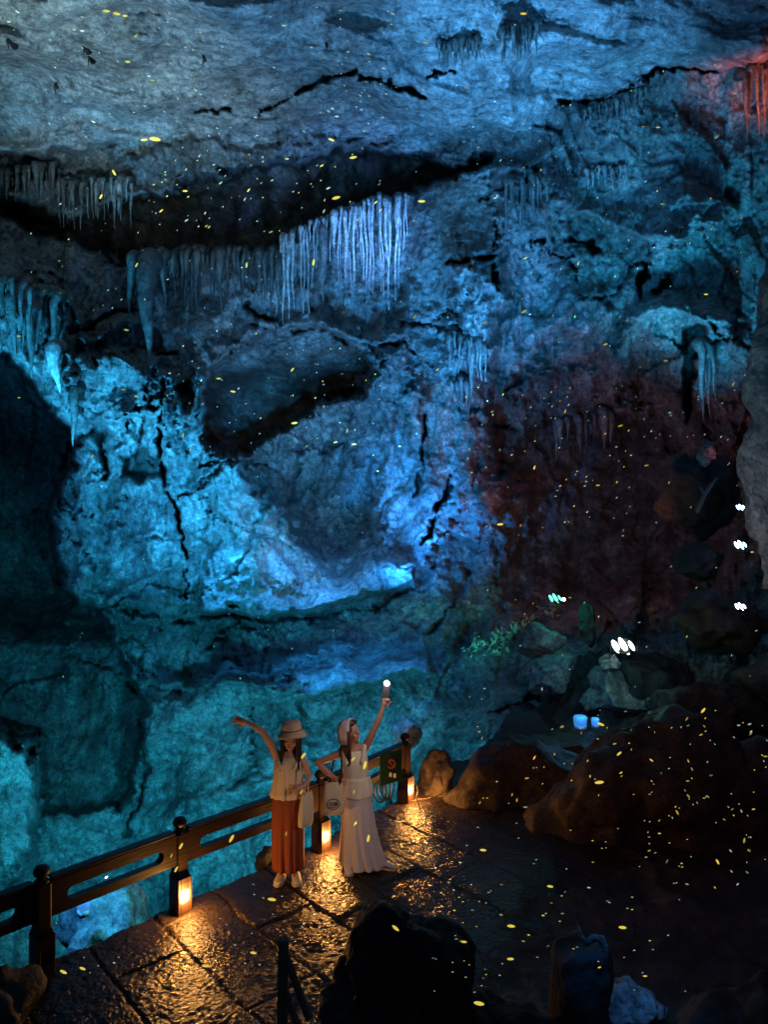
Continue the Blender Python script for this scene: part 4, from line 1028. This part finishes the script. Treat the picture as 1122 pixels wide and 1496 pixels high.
def shoe(mbu, mbs, heel, d, k=1.0):
    d = Vector((d[0], d[1], 0)).normalized(); s = Vector((-d.y, d.x, 0)); h = Vector((heel[0], heel[1], 0))
    def ring(t, w_, z0, z1): return [(h+d*t*k+s*w_*k*math.cos(a)).to_tuple()[:2] + (z0+(z1-z0)*(0.5+0.5*math.sin(a)),) for a in np.linspace(0, 2*math.pi, 14, endpoint=False)]
    secs = [(-0.03, 0.020, 0.02, 0.05), (-0.015, 0.034, 0.02, 0.085), (0.03, 0.038, 0.02, 0.095), (0.09, 0.042, 0.02, 0.075), (0.15, 0.047, 0.02, 0.055), (0.19, 0.040, 0.02, 0.046), (0.215, 0.018, 0.02, 0.035)]
    vs = []; fs = []
    for sc_ in secs: vs += ring(*sc_)
    n = 14; fs.append(tuple(range(n)))
    for i in range(len(secs)-1):
        for a in range(n): b = (a+1) % n; fs.append((i*n+a, (i+1)*n+a, (i+1)*n+b, i*n+b))
    fs.append(tuple((len(secs)-1)*n+a for a in range(n-1, -1, -1))); mbu.add(vs, fs)
    o0 = [(-0.035, 0.018), (-0.02, 0.036), (0.05, 0.040), (0.15, 0.050), (0.195, 0.043), (0.222, 0.018)]
    out = [h+d*t*k+s*w_*k for t, w_ in o0]+[h+d*t*k-s*w_*k for t, w_ in reversed(o0)]
    N = len(out); mbs.add([v+Vector((0, 0, 0.002)) for v in out]+[v+Vector((0, 0, 0.026)) for v in out],
                          [tuple(range(N-1, -1, -1)), tuple(range(N, 2*N))]+[(i, (i+1) % N, N+(i+1) % N, N+i) for i in range(N)])
def strands(mb, c, pts_fn, n=34):
    for i in range(n): pts, r = pts_fn(i/n, i); mb.tube(pts, r, 6)

# --- first woman: hat, cream blouse, rust skirt, one arm thrown up
Y1 = 7.47
def q1(px, py, dy=0.0): return P(px, py, Y1)+Vector((0, dy, 0))
w1 = q1(420, 1283); w1.z = 0
mb = MB()
hips = q1(420, 1172, 0.02); chest = q1(420, 1122, 0.02); neck = q1(423, 1098, 0.02); hc = q1(425, 1079, -0.02)
mb.tube([hips, q1(420, 1150, 0.02), q1(420, 1132, 0.02), chest, q1(421, 1108, 0.02)], [0.135, 0.105, 0.115, 0.125, 0.085], 18, 0.72)
mb.tube([q1(404, 1106, 0.02), q1(421, 1104, 0.02), q1(437, 1107, 0.02)], [0.048, 0.062, 0.048], 12)
mb.tube([q1(421, 1106, 0.02), neck, q1(425, 1088)], [0.055, 0.043, 0.043], 12)
mb.tube([q1(404, 1106, 0.02), q1(396, 1088, 0), q1(385, 1069, -0.02)], [0.046, 0.040, 0.034], 12)      # raised arm
mb.tube([q1(385, 1069, -0.02), q1(374, 1060, -0.04), q1(361, 1053, -0.05)], [0.034, 0.031, 0.021], 12)
hand(mb, q1(361, 1053, -0.05), (-0.93, -0.1, 0.32), (0, -1, -0.1), 1, 0.18, 1.0)
mb.tube([q1(437, 1107, 0.02), q1(446, 1120, 0.0), q1(452, 1132, -0.03)], [0.045, 0.038, 0.033], 12)     # bent arm
mb.tube([q1(452, 1132, -0.03), q1(449, 1139, -0.10), q1(444, 1143, -0.16)], [0.033, 0.028, 0.021], 12)
hand(mb, q1(444, 1143, -0.16), (-0.5, -0.6, 0.1), (-0.5, 0.5, -0.6), 1, 1.0, 0.95)
for (hx, kx, ax, y_) in ((412, 412, 412, 1281), (430, 430, 431, 1279)):
    mb.tube([q1(hx, 1180, 0.02), q1(kx, 1225, 0.0), q1(ax, 1272, 0.02)], [0.085, 0.055, 0.035], 12)
mb.ell(Vector((q1(412, 0).x, Y1-0.03, 0.05)), (0.035, 0.08, 0.035)); mb.ell(Vector((q1(431, 0).x, Y1-0.03, 0.05)), (0.035, 0.08, 0.035))
paint, (r_, f_, u_) = head(mb, hc, (0.10, -1, -0.10), (0.10, 0.0, 1), 1.0)
me = remeshed(mb, 'person', 0.0055, 4, ('skin', 'lips', 'eye'), paint)
person1 = link_mesh('person', me, None)
tag(person1, 'woman in a straw hat, cream blouse and rust-red skirt with one arm thrown up', 'person')
mb = MB(); strd = []
def hair1(t, i):
    a = math.radians(35+290*t)+math.pi/2 + math.pi   # skip the face (towards -y)
    a = math.radians(-90+58+244*t)
    x, y = math.cos(a), math.sin(a)
    p0 = hc+Vector((x*0.045, y*0.06, 0.085)); p1 = hc+Vector((x*0.086, y*0.098, 0.0)); p2 = hc+Vector((x*0.088, y*0.095+0.01, -0.11))
    ln = 0.27 if y < 0.3 else 0.22
    p3 = hc+Vector((x*0.10+0.01*math.sin(i), y*0.075-0.03*(y < 0), -ln+0.03*math.sin(i*2.3)))
    return [p0, p1, p2, p3], [0.02, 0.024, 0.022, 0.008]
strands(mb, hc, hair1, 44)
mb.ell(hc+u_*0.035+f_*(-0.03), (0.088, 0.09, 0.085)); mb.build('hair', 'black_hair', person1)
# blouse: sleeveless, ruffled hem
def cxz(px, py): v = q1(px, py); return v.x, v.z
mb = MB(); rg = []
for (xc, py, rx, ry) in ((420, 1104, 0.098, 0.075), (420, 1108, 0.125, 0.095), (420, 1116, 0.138, 0.115), (420, 1128, 0.140, 0.122), (420, 1140, 0.146, 0.12), (420, 1150, 0.156, 0.125), (420, 1157, 0.166, 0.132), (420, 1163, 0.176, 0.138)):
    x, z = cxz(xc, py); rg.append((x, Y1+0.02, z, rx, ry))
mb.loft(rg, 110, 0.075, 17, 1.0, (False, False)); solid(mb.build('blouse', 'cream_cloth', person1))
mb = MB()
for (a, b) in (((406, 1104), (409, 1116)), ((434, 1104), (432, 1116))):
    mb.tube([q1(*a, -0.02), q1(*b, -0.10)], [0.026, 0.03], 8, 0.6); mb.tube([q1(*a, 0.0), q1(a[0], a[1]+10, 0.10)], [0.026, 0.03], 8, 0.6)
mb.build('shoulder_strap', 'cream_cloth', person1)
mb = MB(); rg = []
for (xc, py, rx, ry) in ((420, 1153, 0.128, 0.105), (420, 1165, 0.150, 0.130), (420, 1190, 0.156, 0.140), (420, 1220, 0.155, 0.145), (420, 1248, 0.150, 0.148), (420.5, 1268, 0.150, 0.150)):
    x, z = cxz(xc, py); rg.append((x, Y1+0.02, z, rx, ry))
rg2 = []
for i in range(len(rg)-1):
    for t in (0, 0.34, 0.67): rg2.append(tuple(np.array(rg[i])*(1-t)+np.array(rg[i+1])*t))
rg2.append(rg[-1])
mb.loft(rg2, 130, 0.12, 13, 2.0, (False, False)); solid(mb.build('skirt', 'rust_cloth', person1))
for k, (ax, az) in enumerate(((412, 0), (431, 0))):
    mu = MB(); ms = MB(); hx = q1(ax, 0).x
    shoe(mu, ms, (hx, Y1+0.03), (-0.12 if k == 0 else 0.2, -1))
    so = mu.build('shoe', 'shoe_cream', person1); ms.build('sole', 'shoe_sole', so, smooth=False)
# bucket-like straw hat
hq = Matrix((r_, f_, u_)).transposed(); top = hc+u_*0.078+f_*(-0.018); hq = hq @ Euler((0.16, -0.16, 0)).to_matrix()
def hatmesh(prof, n=40, wave=0.0):
    mb = MB(); vs = []
    for (rr, z) in prof:
        for k in range(n):
            a = 2*math.pi*k/n; zz = z - wave*abs(math.cos(a))*max(0, rr-0.1)
            vs.append(top+hq @ Vector((rr*math.cos(a), rr*1.08*math.sin(a)-0.01, zz)))
    fs = []
    for i in range(len(prof)-1):
        for k in range(n): j = (k+1) % n; fs.append((i*n+k, i*n+j, (i+1)*n+j, (i+1)*n+k))
    fs.append(tuple((len(prof)-1)*n+k for k in range(n))); mb.add(vs, fs); return mb
solid(hatmesh([(0.148, -0.040), (0.138, -0.026), (0.118, -0.010), (0.102, 0.0), (0.100, 0.03), (0.094, 0.065), (0.084, 0.085), (0.060, 0.096), (0.02, 0.099)], 40, 0.35).build('hat', 'straw', person1), 0.004)
mb = MB(); mb.tube([top+hq @ Vector((0.106*math.cos(a), 0.1145*math.sin(a)-0.01, 0.012)) for a in np.linspace(0, 2*math.pi, 37)], 0.006, 6, cap=False)
mb.build('hat_band', 'hat_band', person1)
# her tote, seen nearly edge on
def tote(c, w_, h_, d_, ang, label, strap_pts, strap_mat, logo=False, straps_r=0.008, lean=0.0):
    c = Vector(c); R = Euler((0, lean, ang)); t = empty('tote_bag', c+Vector((0, 0, -h_/2)), label, 'bag')
    mb = MB(); vs = []; n = 28; prof = [(0.55, 0.35, -1.0), (0.9, 0.85, -0.93), (1.0, 1.0, -0.7), (1.0, 1.05, -0.2), (0.94, 0.85, 0.35), (0.86, 0.55, 0.75), (0.80, 0.30, 1.0)]
    for (a_, b_, z) in prof:
        for k in range(n):
            a = 2*math.pi*k/n; ca, sa = math.cos(a), math.sin(a)
            x = w_/2*a_*np.sign(ca)*abs(ca)**0.6; y = d_/2*b_*np.sign(sa)*abs(sa)**0.7*(1+0.08*math.sin(5*a+z*3))
            vs.append(c+R.to_matrix() @ Vector((x, y, z*h_/2+0.01*math.sin(3*a)*(z > 0.9))))
    fs = [tuple(range(n-1, -1, -1))]
    for i in range(len(prof)-1):
        for k in range(n): j = (k+1) % n; fs.append((i*n+k, i*n+j, (i+1)*n+j, (i+1)*n+k))
    mb.add(vs, fs); mb.build('bag_body', 'canvas', t)
    for sp in strap_pts:
        mb = MB(); mb.tube(sp, straps_r, 6, 0.5); mb.build('strap', strap_mat, t)
    if logo:
        m3 = R.to_matrix(); mb = MB()
        lc = lambda x, z: c+m3 @ Vector((x, -d_/2*1.06-0.004, z))
        mb.tube([lc(0.062*math.cos(a)-0.01, 0.052*math.sin(a)-0.03) for a in np.linspace(0.3, 2*math.pi+0.1, 26)], 0.0035, 5)
        for st in (((-0.045, -0.05), (-0.04, -0.005), (-0.028, -0.04), (-0.018, -0.005), (-0.012, -0.05)), ((0.004, -0.048), (0.0, -0.02), (0.012, -0.008), (0.022, -0.025), (0.014, -0.048), (0.004, -0.045)), ((0.030, -0.05), (0.030, -0.01), (0.042, -0.01), (0.042, -0.045)), ((-0.05, -0.062), (0.03, -0.060))):
            mb.tube([lc(x*0.9-0.008, z) for x, z in st], 0.003, 5)
        mb.build('emblem', 'ink', t)
    return t
sA = q1(438, 1101, -0.03); hnd = q1(442, 1143, -0.17)
tote(q1(449, 1176, -0.12), 0.19, 0.33, 0.09, math.radians(58), 'slim cream tote bag hanging beside the rust-red skirt',
     [[sA+Vector((0, 0.05, 0.02)), sA, q1(441, 1118, -0.13), hnd+Vector((0.01, -0.02, 0)), q1(446, 1153, -0.12)], [sA+Vector((0.01, 0.07, 0)), q1(449, 1120, 0.10), q1(451, 1153, -0.06)]], 'canvas', lean=0.12)

# --- second woman: scarf, white top, lilac skirt, holding up a phone light
Y2_ = 7.68
def q2(px, py, dy=0.0): return P(px, py, Y2_)+Vector((0, dy, 0))
mb = MB(); h2 = q2(513, 1070, 0.0)
mb.tube([q2(521, 1172, 0.02), q2(520, 1150, 0.02), q2(519, 1135, 0.02), q2(518, 1118, 0.02), q2(517, 1102, 0.02)], [0.135, 0.100, 0.105, 0.118, 0.085], 18, 0.75)
mb.tube([q2(501, 1099, 0.0), q2(517, 1097, 0.02), q2(534, 1092, 0.03)], [0.046, 0.060, 0.046], 12)
mb.tube([q2(517, 1099, 0.02), q2(515, 1090, 0.01), q2(513, 1080)], [0.052, 0.042, 0.042], 12)
mb.tube([q2(501, 1099, 0.0), q2(482, 1107, 0.0), q2(464, 1115, 0.02)], [0.045, 0.039, 0.033], 12)        # arm on the bag
mb.tube([q2(464, 1115, 0.02), q2(476, 1124, -0.05), q2(490, 1131, -0.11)], [0.033, 0.030, 0.021], 12)
hand(mb, q2(490, 1131, -0.11), (0.9, -0.1, -0.25), (0, 0.6, -0.8), 1, 0.5, 0.95)
mb.tube([q2(534, 1092, 0.03), q2(541, 1078, 0.0), q2(547, 1063, -0.03)], [0.045, 0.040, 0.033], 12)      # raised arm
mb.tube([q2(547, 1063, -0.03), q2(554, 1048, -0.05), q2(560, 1030, -0.07)], [0.033, 0.030, 0.021], 12)
hand(mb, q2(560, 1030, -0.07), (0.25, -0.1, 0.95), (0.1, -0.9, 0.1), -1, 0.9, 0.95)
mb.tube([q2(514, 1180, 0.02), q2(513, 1225, 0.0), q2(514, 1260, 0.0)], [0.085, 0.055, 0.034], 12)
mb.tube([q2(530, 1180, 0.02), q2(540, 1220, 0.02), q2(549, 1256, 0.03)], [0.085, 0.055, 0.034], 12)
mb.ell(Vector((q2(514, 0).x, Y2_-0.05, 0.05)), (0.035, 0.08, 0.035)); mb.ell(Vector((q2(553, 0).x, Y2_+0.0, 0.05)), (0.07, 0.04, 0.035))
paint2, (r2, f2, u2) = head(mb, h2, (0.92, -0.42, 0.10), (-0.08, 0, 1), 0.98)
person2 = link_mesh('person', remeshed(mb, 'person', 0.0055, 4, ('skin', 'lips', 'eye'), paint2), None)
tag(person2, 'woman in a pale headscarf, white top and long lilac skirt holding up a shining phone', 'person')
mb = MB()
def hair2(t, i):
    a = math.radians(82+88*t)    # around the back/side, in head frame (r, f)
    s_ = -1 if i % 2 else 1
    out = (r2*s_*math.sin(a)*0.082 + f2*math.cos(a)*0.085)
    p0 = h2+u2*0.095+out*0.3; p1 = h2+out*1.05+u2*0.03; p2 = h2+out-u2*0.08
    p3 = h2+out*0.8+Vector((0.02, -0.05, -0.27+0.04*math.sin(i*1.9)))
    return [p0, p1, p2, p3], [0.016, 0.021, 0.021, 0.008]
strands(mb, h2, hair2, 40); mb.ell(h2+u2*0.035-f2*0.02, (0.085, 0.085, 0.082)); mb.build('hair', 'brown_hair', person2)
mb = MB()                                             # headscarf over the back of the head
q_ = Matrix((r2, f2, u2)).transposed(); vs = []; n = 26
for (z, rr, ff) in ((0.132, 0.03, 0.0), (0.125, 0.065, -0.01), (0.095, 0.094, -0.02), (0.04, 0.108, -0.03), (-0.03, 0.106, -0.035), (-0.10, 0.104, -0.04)):
    for k in range(n):
        a = math.radians(150+240*k/(n-1))
        vs.append(h2+q_ @ Vector((rr*math.cos(a)*0.97*(1+0.03*math.sin(9*a)), ff+rr*1.04*math.sin(a)*(1+0.03*math.sin(9*a)), z+0.0)))
fs = [tuple(range(n))]
for i in range(5):
    for k in range(n-1): fs.append((i*n+k, (i+1)*n+k, (i+1)*n+k+1, i*n+k+1))
mb.add(vs, fs); solid(mb.build('headscarf', 'scarf_cloth', person2), 0.005)
mb = MB()
for s_ in (-1, 1): mb.ell(h2+u2*0.098+f2*0.052+r2*s_*0.032, (0.028, 0.010, 0.022), q_.to_euler(), 14, 8)
mb.tube([h2+u2*0.06+r2*0.08-f2*0.02, h2+u2*0.098+f2*0.05+r2*0.055, h2+u2*0.10+f2*0.056, h2+u2*0.098+f2*0.05-r2*0.055, h2+u2*0.06-r2*0.08-f2*0.02], 0.004, 6)
mb.build('sunglasses', 'phone_case', person2)
def rings2(lst, step=3):
    rg = []
    for (xc, py, rx, ry) in lst: v = q2(xc, py); rg.append(np.array((v.x, Y2_+0.02, v.z, rx, ry)))
    out = []
    for i in range(len(rg)-1):
        for t in range(step): out.append(tuple(rg[i]*(1-t/step)+rg[i+1]*(t/step)))
    out.append(tuple(rg[-1])); return out
mb = MB(); mb.loft(rings2([(518, 1096, 0.090, 0.07), (518, 1101, 0.122, 0.095), (518, 1112, 0.134, 0.112), (519, 1125, 0.128, 0.112), (520, 1137, 0.122, 0.108), (520, 1147, 0.132, 0.115)]), 64, 0.012, 9, 1.0, (False, False), False)
solid(mb.build('top', 'white_cloth', person2))
mb = MB()
for (a, b) in (((503, 1095), (506, 1110)), ((532, 1090), (530, 1108))):
    mb.tube([q2(*a, -0.01), q2(*b, -0.09)], [0.03, 0.034], 8, 0.6); mb.tube([q2(*a, 0.0), q2(a[0], a[1]+10, 0.10)], [0.03, 0.034], 8, 0.6)
mb.build('shoulder_strap', 'white_cloth', person2)
mb = MB(); mb.loft(rings2([(521, 1134, 0.130, 0.115), (521, 1145, 0.146, 0.128), (522, 1155, 0.158, 0.138), (522, 1162, 0.160, 0.142)]), 64, 0.03, 7, 0.4, (False, False), False)
solid(mb.build('tied_shirt', 'white_cloth', person2))
mb = MB(); mb.loft(rings2([(521, 1150, 0.128, 0.108), (522, 1175, 0.150, 0.135), (523, 1205, 0.168, 0.15), (526, 1235, 0.192, 0.165), (529, 1255, 0.218, 0.18), (531, 1263, 0.232, 0.19)], 4), 140, 0.12, 13, 0.7, (False, False))
solid(mb.build('skirt', 'lilac_cloth', person2))
for (hx, d) in ((514, (-0.15, -1)), (552, (0.95, -0.3))):
    mu = MB(); ms = MB(); shoe(mu, ms, (q2(hx, 0).x, Y2_+0.02), d)
    so = mu.build('shoe', 'shoe_white', person2); ms.build('sole', 'shoe_sole', so, smooth=False)
tote(q2(489, 1158, -0.16), 0.215, 0.33, 0.12, 0.15, 'round cream tote bag with a black scribbled emblem under the second woman\'s elbow',
     [[q2(499, 1092, 0.03), q2(498, 1094, -0.04), q2(500, 1110, -0.12), q2(500, 1128, -0.16), q2(496, 1142, -0.17)], [q2(499, 1092, 0.05), q2(486, 1118, 0.08), q2(482, 1142, -0.13)]], 'strap_leather', True, 0.014)
ph = empty('phone', P(564, 1010, Y2_-0.1), 'dark phone with its flash shining in the second woman\'s raised hand', 'phone')
pc = P(564, 1010, Y2_-0.115)
mb = MB(); mb.box(pc, (0.074, 0.010, 0.15), Euler((0.0, 0.12, 0.1)), 0.004); mb.build('phone_body', 'phone_case', ph, smooth=False)
mb = MB(); fl = P(565, 998, Y2_-0.14); mb.ell(fl, (0.026, 0.008, 0.026)); mb.build('flash', 'flash', ph)
point(fl+Vector((0, -0.16, 0.03)), (1.0, 0.85, 0.8), 4.0, 0.02, 'flash_light')

# ------------------------------------------------------------------ drifting points of light, built as small glowing ellipsoids
def scene_depth(px, py):
    d = depth_at(px, py)
    if py > 1030 and px > 640: d = min(d, 9.0)
    if py > 760:
        fy = CH*F/(py-CY)
        x = (px-CX)/F*fy
        if rail_side(np.array(x), np.array(fy)) > -0.2: d = min(d, fy)
    if 450 < px < 700 and py > 1290: d = min(d, 4.2)
    if 790 < px < 900 and py > 1350: d = min(d, 4.6)
    if px > 1080 and 420 < py < 920: d = min(d, 5.4)
    return d
def speck_mesh():
    mb = MB(); mb.ell((0, 0, 0), (1, 0.30, 0.36), None, 8, 6); return mb.mesh('lightspeck')
base = {}
for m in ('lightspeck_yellow', 'lightspeck_pale', 'lightspeck_white'):
    me = speck_mesh(); me.materials.append(M[m]); base[m] = me
for m, c, st in (('lightspeck_yellow', (0.80, 0.62, 0.08), (0.25, 0.45, 0.9)), ('lightspeck_pale', (0.62, 0.62, 0.30), (0.15, 0.3, 0.5)), ('lightspeck_white', (0.55, 0.68, 0.62), (0.15, 0.3, 0.6))):
    for k, v in enumerate(st):
        glow(m+'_%d' % k, c, v); me = speck_mesh(); me.materials.append(M[m+'_%d' % k]); base[m+'_%d' % k] = me
speck_list = []   # (px, py, length px, angle deg, mat, zone)
def fl_(x, y, s, a=0, m='lightspeck_yellow'): speck_list.append((x, y, s, a, m))
for (x, y, s, a) in [(155, 16, 13, -5), (170, 20, 14, -10), (182, 23, 10, 0), (198, 52, 10, 40), (186, 90, 10, -5), (222, 117, 10, -15), (226, 203, 22, -8), (210, 204, 14, 5), (622, 62, 9, 0), (765, 20, 12, 0), (682, 128, 9, 0), (166, 252, 12, -60), (147, 287, 10, 60), (270, 279, 10, 0),
        (484, 204, 12, -20), (470, 242, 8, 30), (419, 232, 8, 0), (516, 230, 14, 10), (491, 289, 16, 15), (235, 308, 9, 40), (199, 387, 10, 60), (458, 383, 13, 80), (360, 387, 11, 85), (616, 294, 14, 0), (968, 298, 9, 0), (724, 289, 8, 20), (768, 377, 9, 20), (708, 472, 10, 0), (766, 455, 11, 30), (606, 463, 9, 60), (845, 385, 7, 80),
        (184, 482, 9, -10), (180, 569, 9, 0), (199, 579, 9, 0), (319, 553, 10, 0), (340, 572, 10, -10), (427, 540, 9, 50), (430, 618, 12, 8), (507, 629, 8, 80), (517, 649, 10, 0), (490, 646, 8, 20), (584, 652, 6, 0), (639, 540, 7, 50), (638, 562, 6, 10), (885, 503, 9, 20), (973, 527, 9, 10), (1072, 561, 9, 60), (907, 622, 10, 20), (826, 601, 8, 70), (874, 709, 8, 0), (781, 683, 8, 70),
        (945, 680, 9, 10), (731, 766, 12, 5), (27, 491, 8, 0), (27, 581, 6, 0), (134, 667, 8, 60), (267, 636, 9, 80), (278, 657, 7, 60), (962, 186, 8, 0), (940, 185, 7, 0), (1048, 200, 10, 35), (833, 873, 7, 0), (1032, 430, 8, 0), (1084, 318, 7, 40)]:
    fl_(x, y, s, a)
for (x, y, s, a) in [(876, 1143, 17, 5), (878, 1058, 14, -20), (990, 1187, 10, -60), (1088, 1228, 10, 80), (1049, 1259, 11, -60), (905, 1101, 11, 40), (706, 1242, 12, -5), (804, 1295, 12, -8), (747, 1353, 15, -5), (910, 1355, 15, -5), (678, 1376, 11, -5), (578, 1356, 16, -40), (746, 1401, 13, 0), (943, 1426, 8, 0), (1119, 1105, 8, 0), (338, 1225, 16, 60), (264, 1236, 13, 60), (257, 1270, 12, 60), (250, 1250, 9, 65),
        (63, 1306, 14, 60), (83, 1316, 14, 60), (60, 1365, 14, 65), (54, 1398, 13, 65), (397, 1314, 16, -8), (418, 1325, 10, -5), (120, 1415, 12, -20), (92, 1420, 14, -25), (300, 1411, 14, -5), (370, 1392, 12, -10), (440, 1157, 10, 60), (443, 1104, 13, 55), (516, 1109, 10, 50), (533, 1118, 16, 75), (517, 1157, 8, 80), (519, 1203, 10, 60), (538, 1225, 14, 80), (418, 1218, 9, 85), (700, 1466, 20, -10), (1008, 1010, 14, -10), (1028, 1038, 12, 50), (770, 1137, 8, 10), (781, 1107, 8, 60)]:
    fl_(x, y, s, a, 'lightspeck_yellow')
def scatter(n, x0, x1, y0, y1, s0, s1, a0, a1, mats, poly=None):
    for i in range(int(n*1.35)):
        x = random.uniform(x0, x1); y = random.uniform(y0, y1)
        fl_(x, y, s0*0.7+(s1-s0)*0.8*random.random()**2.2, random.uniform(a0, a1), random.choice(mats))
W_, Y_m, P_ = 'lightspeck_white', 'lightspeck_yellow', 'lightspeck_pale'
scatter(95, 0, 620, 10, 200, 4, 12, -40, 0, [P_, W_, P_])
scatter(50, 620, 1100, 10, 240, 3, 7, 20, 70, [P_, W_])
scatter(48, 200, 560, 215, 340, 5, 12, 20, 70, [Y_m, P_])
scatter(40, 0, 560, 260, 480, 3, 7, 0, 90, [P_, W_])
scatter(90, 560, 1100, 240, 640, 3, 7, 30, 90, [P_, W_, Y_m])
scatter(66, 240, 560, 480, 700, 3, 7, 0, 90, [P_, W_, Y_m])
scatter(70, 680, 1080, 560, 790, 4, 8, 0, 90, [P_, W_, Y_m])
scatter(26, 80, 560, 700, 1000, 3, 5, 0, 90, [P_, W_])
scatter(26, 650, 1110, 790, 1050, 4, 10, 0, 90, [P_, W_])
scatter(64, 940, 1122, 1040, 1300, 5, 11, -75, 70, [P_, W_, Y_m])
scatter(28, 690, 940, 1060, 1180, 5, 11, 0, 90, [P_, Y_m])
scatter(70, 620, 1010, 1200, 1450, 5, 10, -15, 20, [P_, W_, Y_m])
scatter(20, 60, 460, 1290, 1440, 5, 11, -30, 10, [P_, W_])
zones = [
    (lambda x, y: y < 215 and x < 600, 'pale yellow firefly streak under the smooth blue-grey ceiling', 'fireflies under the smooth ceiling'),
    (lambda x, y: y < 240, 'small pale firefly under the upper right ceiling', 'fireflies under the upper right ceiling'),
    (lambda x, y: y < 345 and x < 600, 'yellow firefly in front of the black upper recess', 'fireflies before the black recess'),
    (lambda x, y: y < 480 and x < 600, 'yellow-white firefly in front of the hanging stalactite rows', 'fireflies before the stalactite rows'),
    (lambda x, y: y < 700 and x < 560, 'yellow-white firefly in front of the middle left wall and arch', 'fireflies before the arch'),
    (lambda x, y: y < 560, 'yellow-white firefly in front of the blue right-hand wall', 'fireflies before the blue right wall'),
    (lambda x, y: y < 800 and x > 660, 'yellow-white firefly in the dark maroon hollow on the right', 'fireflies in the maroon hollow'),
    (lambda x, y: y < 1050, 'faint firefly in front of the lower blue ledges', 'fireflies before the lower ledges'),
    (lambda x, y: x > 930 and y < 1330, 'firefly hovering over the big boulders at the right edge', 'fireflies over the right-edge boulders'),
    (lambda x, y: x > 640 and y < 1190, 'firefly hovering over the long low brown boulder', 'fireflies over the low boulder'),
    (lambda x, y: x > 600, 'firefly low over the dark floor at the bottom right', 'fireflies over the dark floor'),
    (lambda x, y: True, 'yellow firefly low over the walkway and its railing', 'fireflies over the walkway'),
]
items = []
for (x, y, s, a, m) in speck_list:
    d = scene_depth(x, y); fr = random.uniform(0.62, 0.88)
    Y = d*fr
    if 330 < x < 580 and 1030 < y < 1290: Y = 6.7
    if 240 < x < 345 and 1190 < y < 1290: Y = 6.2
    c = P(x, y, Y); L = s/F*Y/2*(0.72 if s < 8 else 0.8)
    items.append((s, c, L, math.radians(a), m, x, y))
items.sort(key=lambda t: -t[0])
for (s, c, L, a, m, x, y) in items[:300]:
    lv = 2 if s > 11 else random.choice((0, 1, 1, 2))
    o = bpy.data.objects.new('lightspeck', base[m+'_%d' % lv]); C.objects.link(o); o.location = c
    o.scale = (L, L, L if s < 8 else L*0.9); o.rotation_euler = (0, -a, 0)
    for fn, lb, gp in zones:
        if fn(x, y): tag(o, lb, 'lightspeck', gp); break
mb = MB(); mats_i = []
for (s, c, L, a, m, x, y) in items[300:]:
    n0 = len(mb.f); mb.ell(c, (L, L*0.32, L*0.42), Euler((0, -a, 0)), 6, 4)
    mats_i += [(W_, Y_m, P_).index(m)]*(len(mb.f)-n0)
me = mb.mesh('distant_lightspecks')
for m in (W_, Y_m, P_): me.materials.append(M[m])
me.polygons.foreach_set('material_index', mats_i)
o = link_mesh('distant_lightspecks', me, None); tag(o, 'scatter of the tiniest far fireflies all over the cave', 'lightspecks', None, 'stuff')
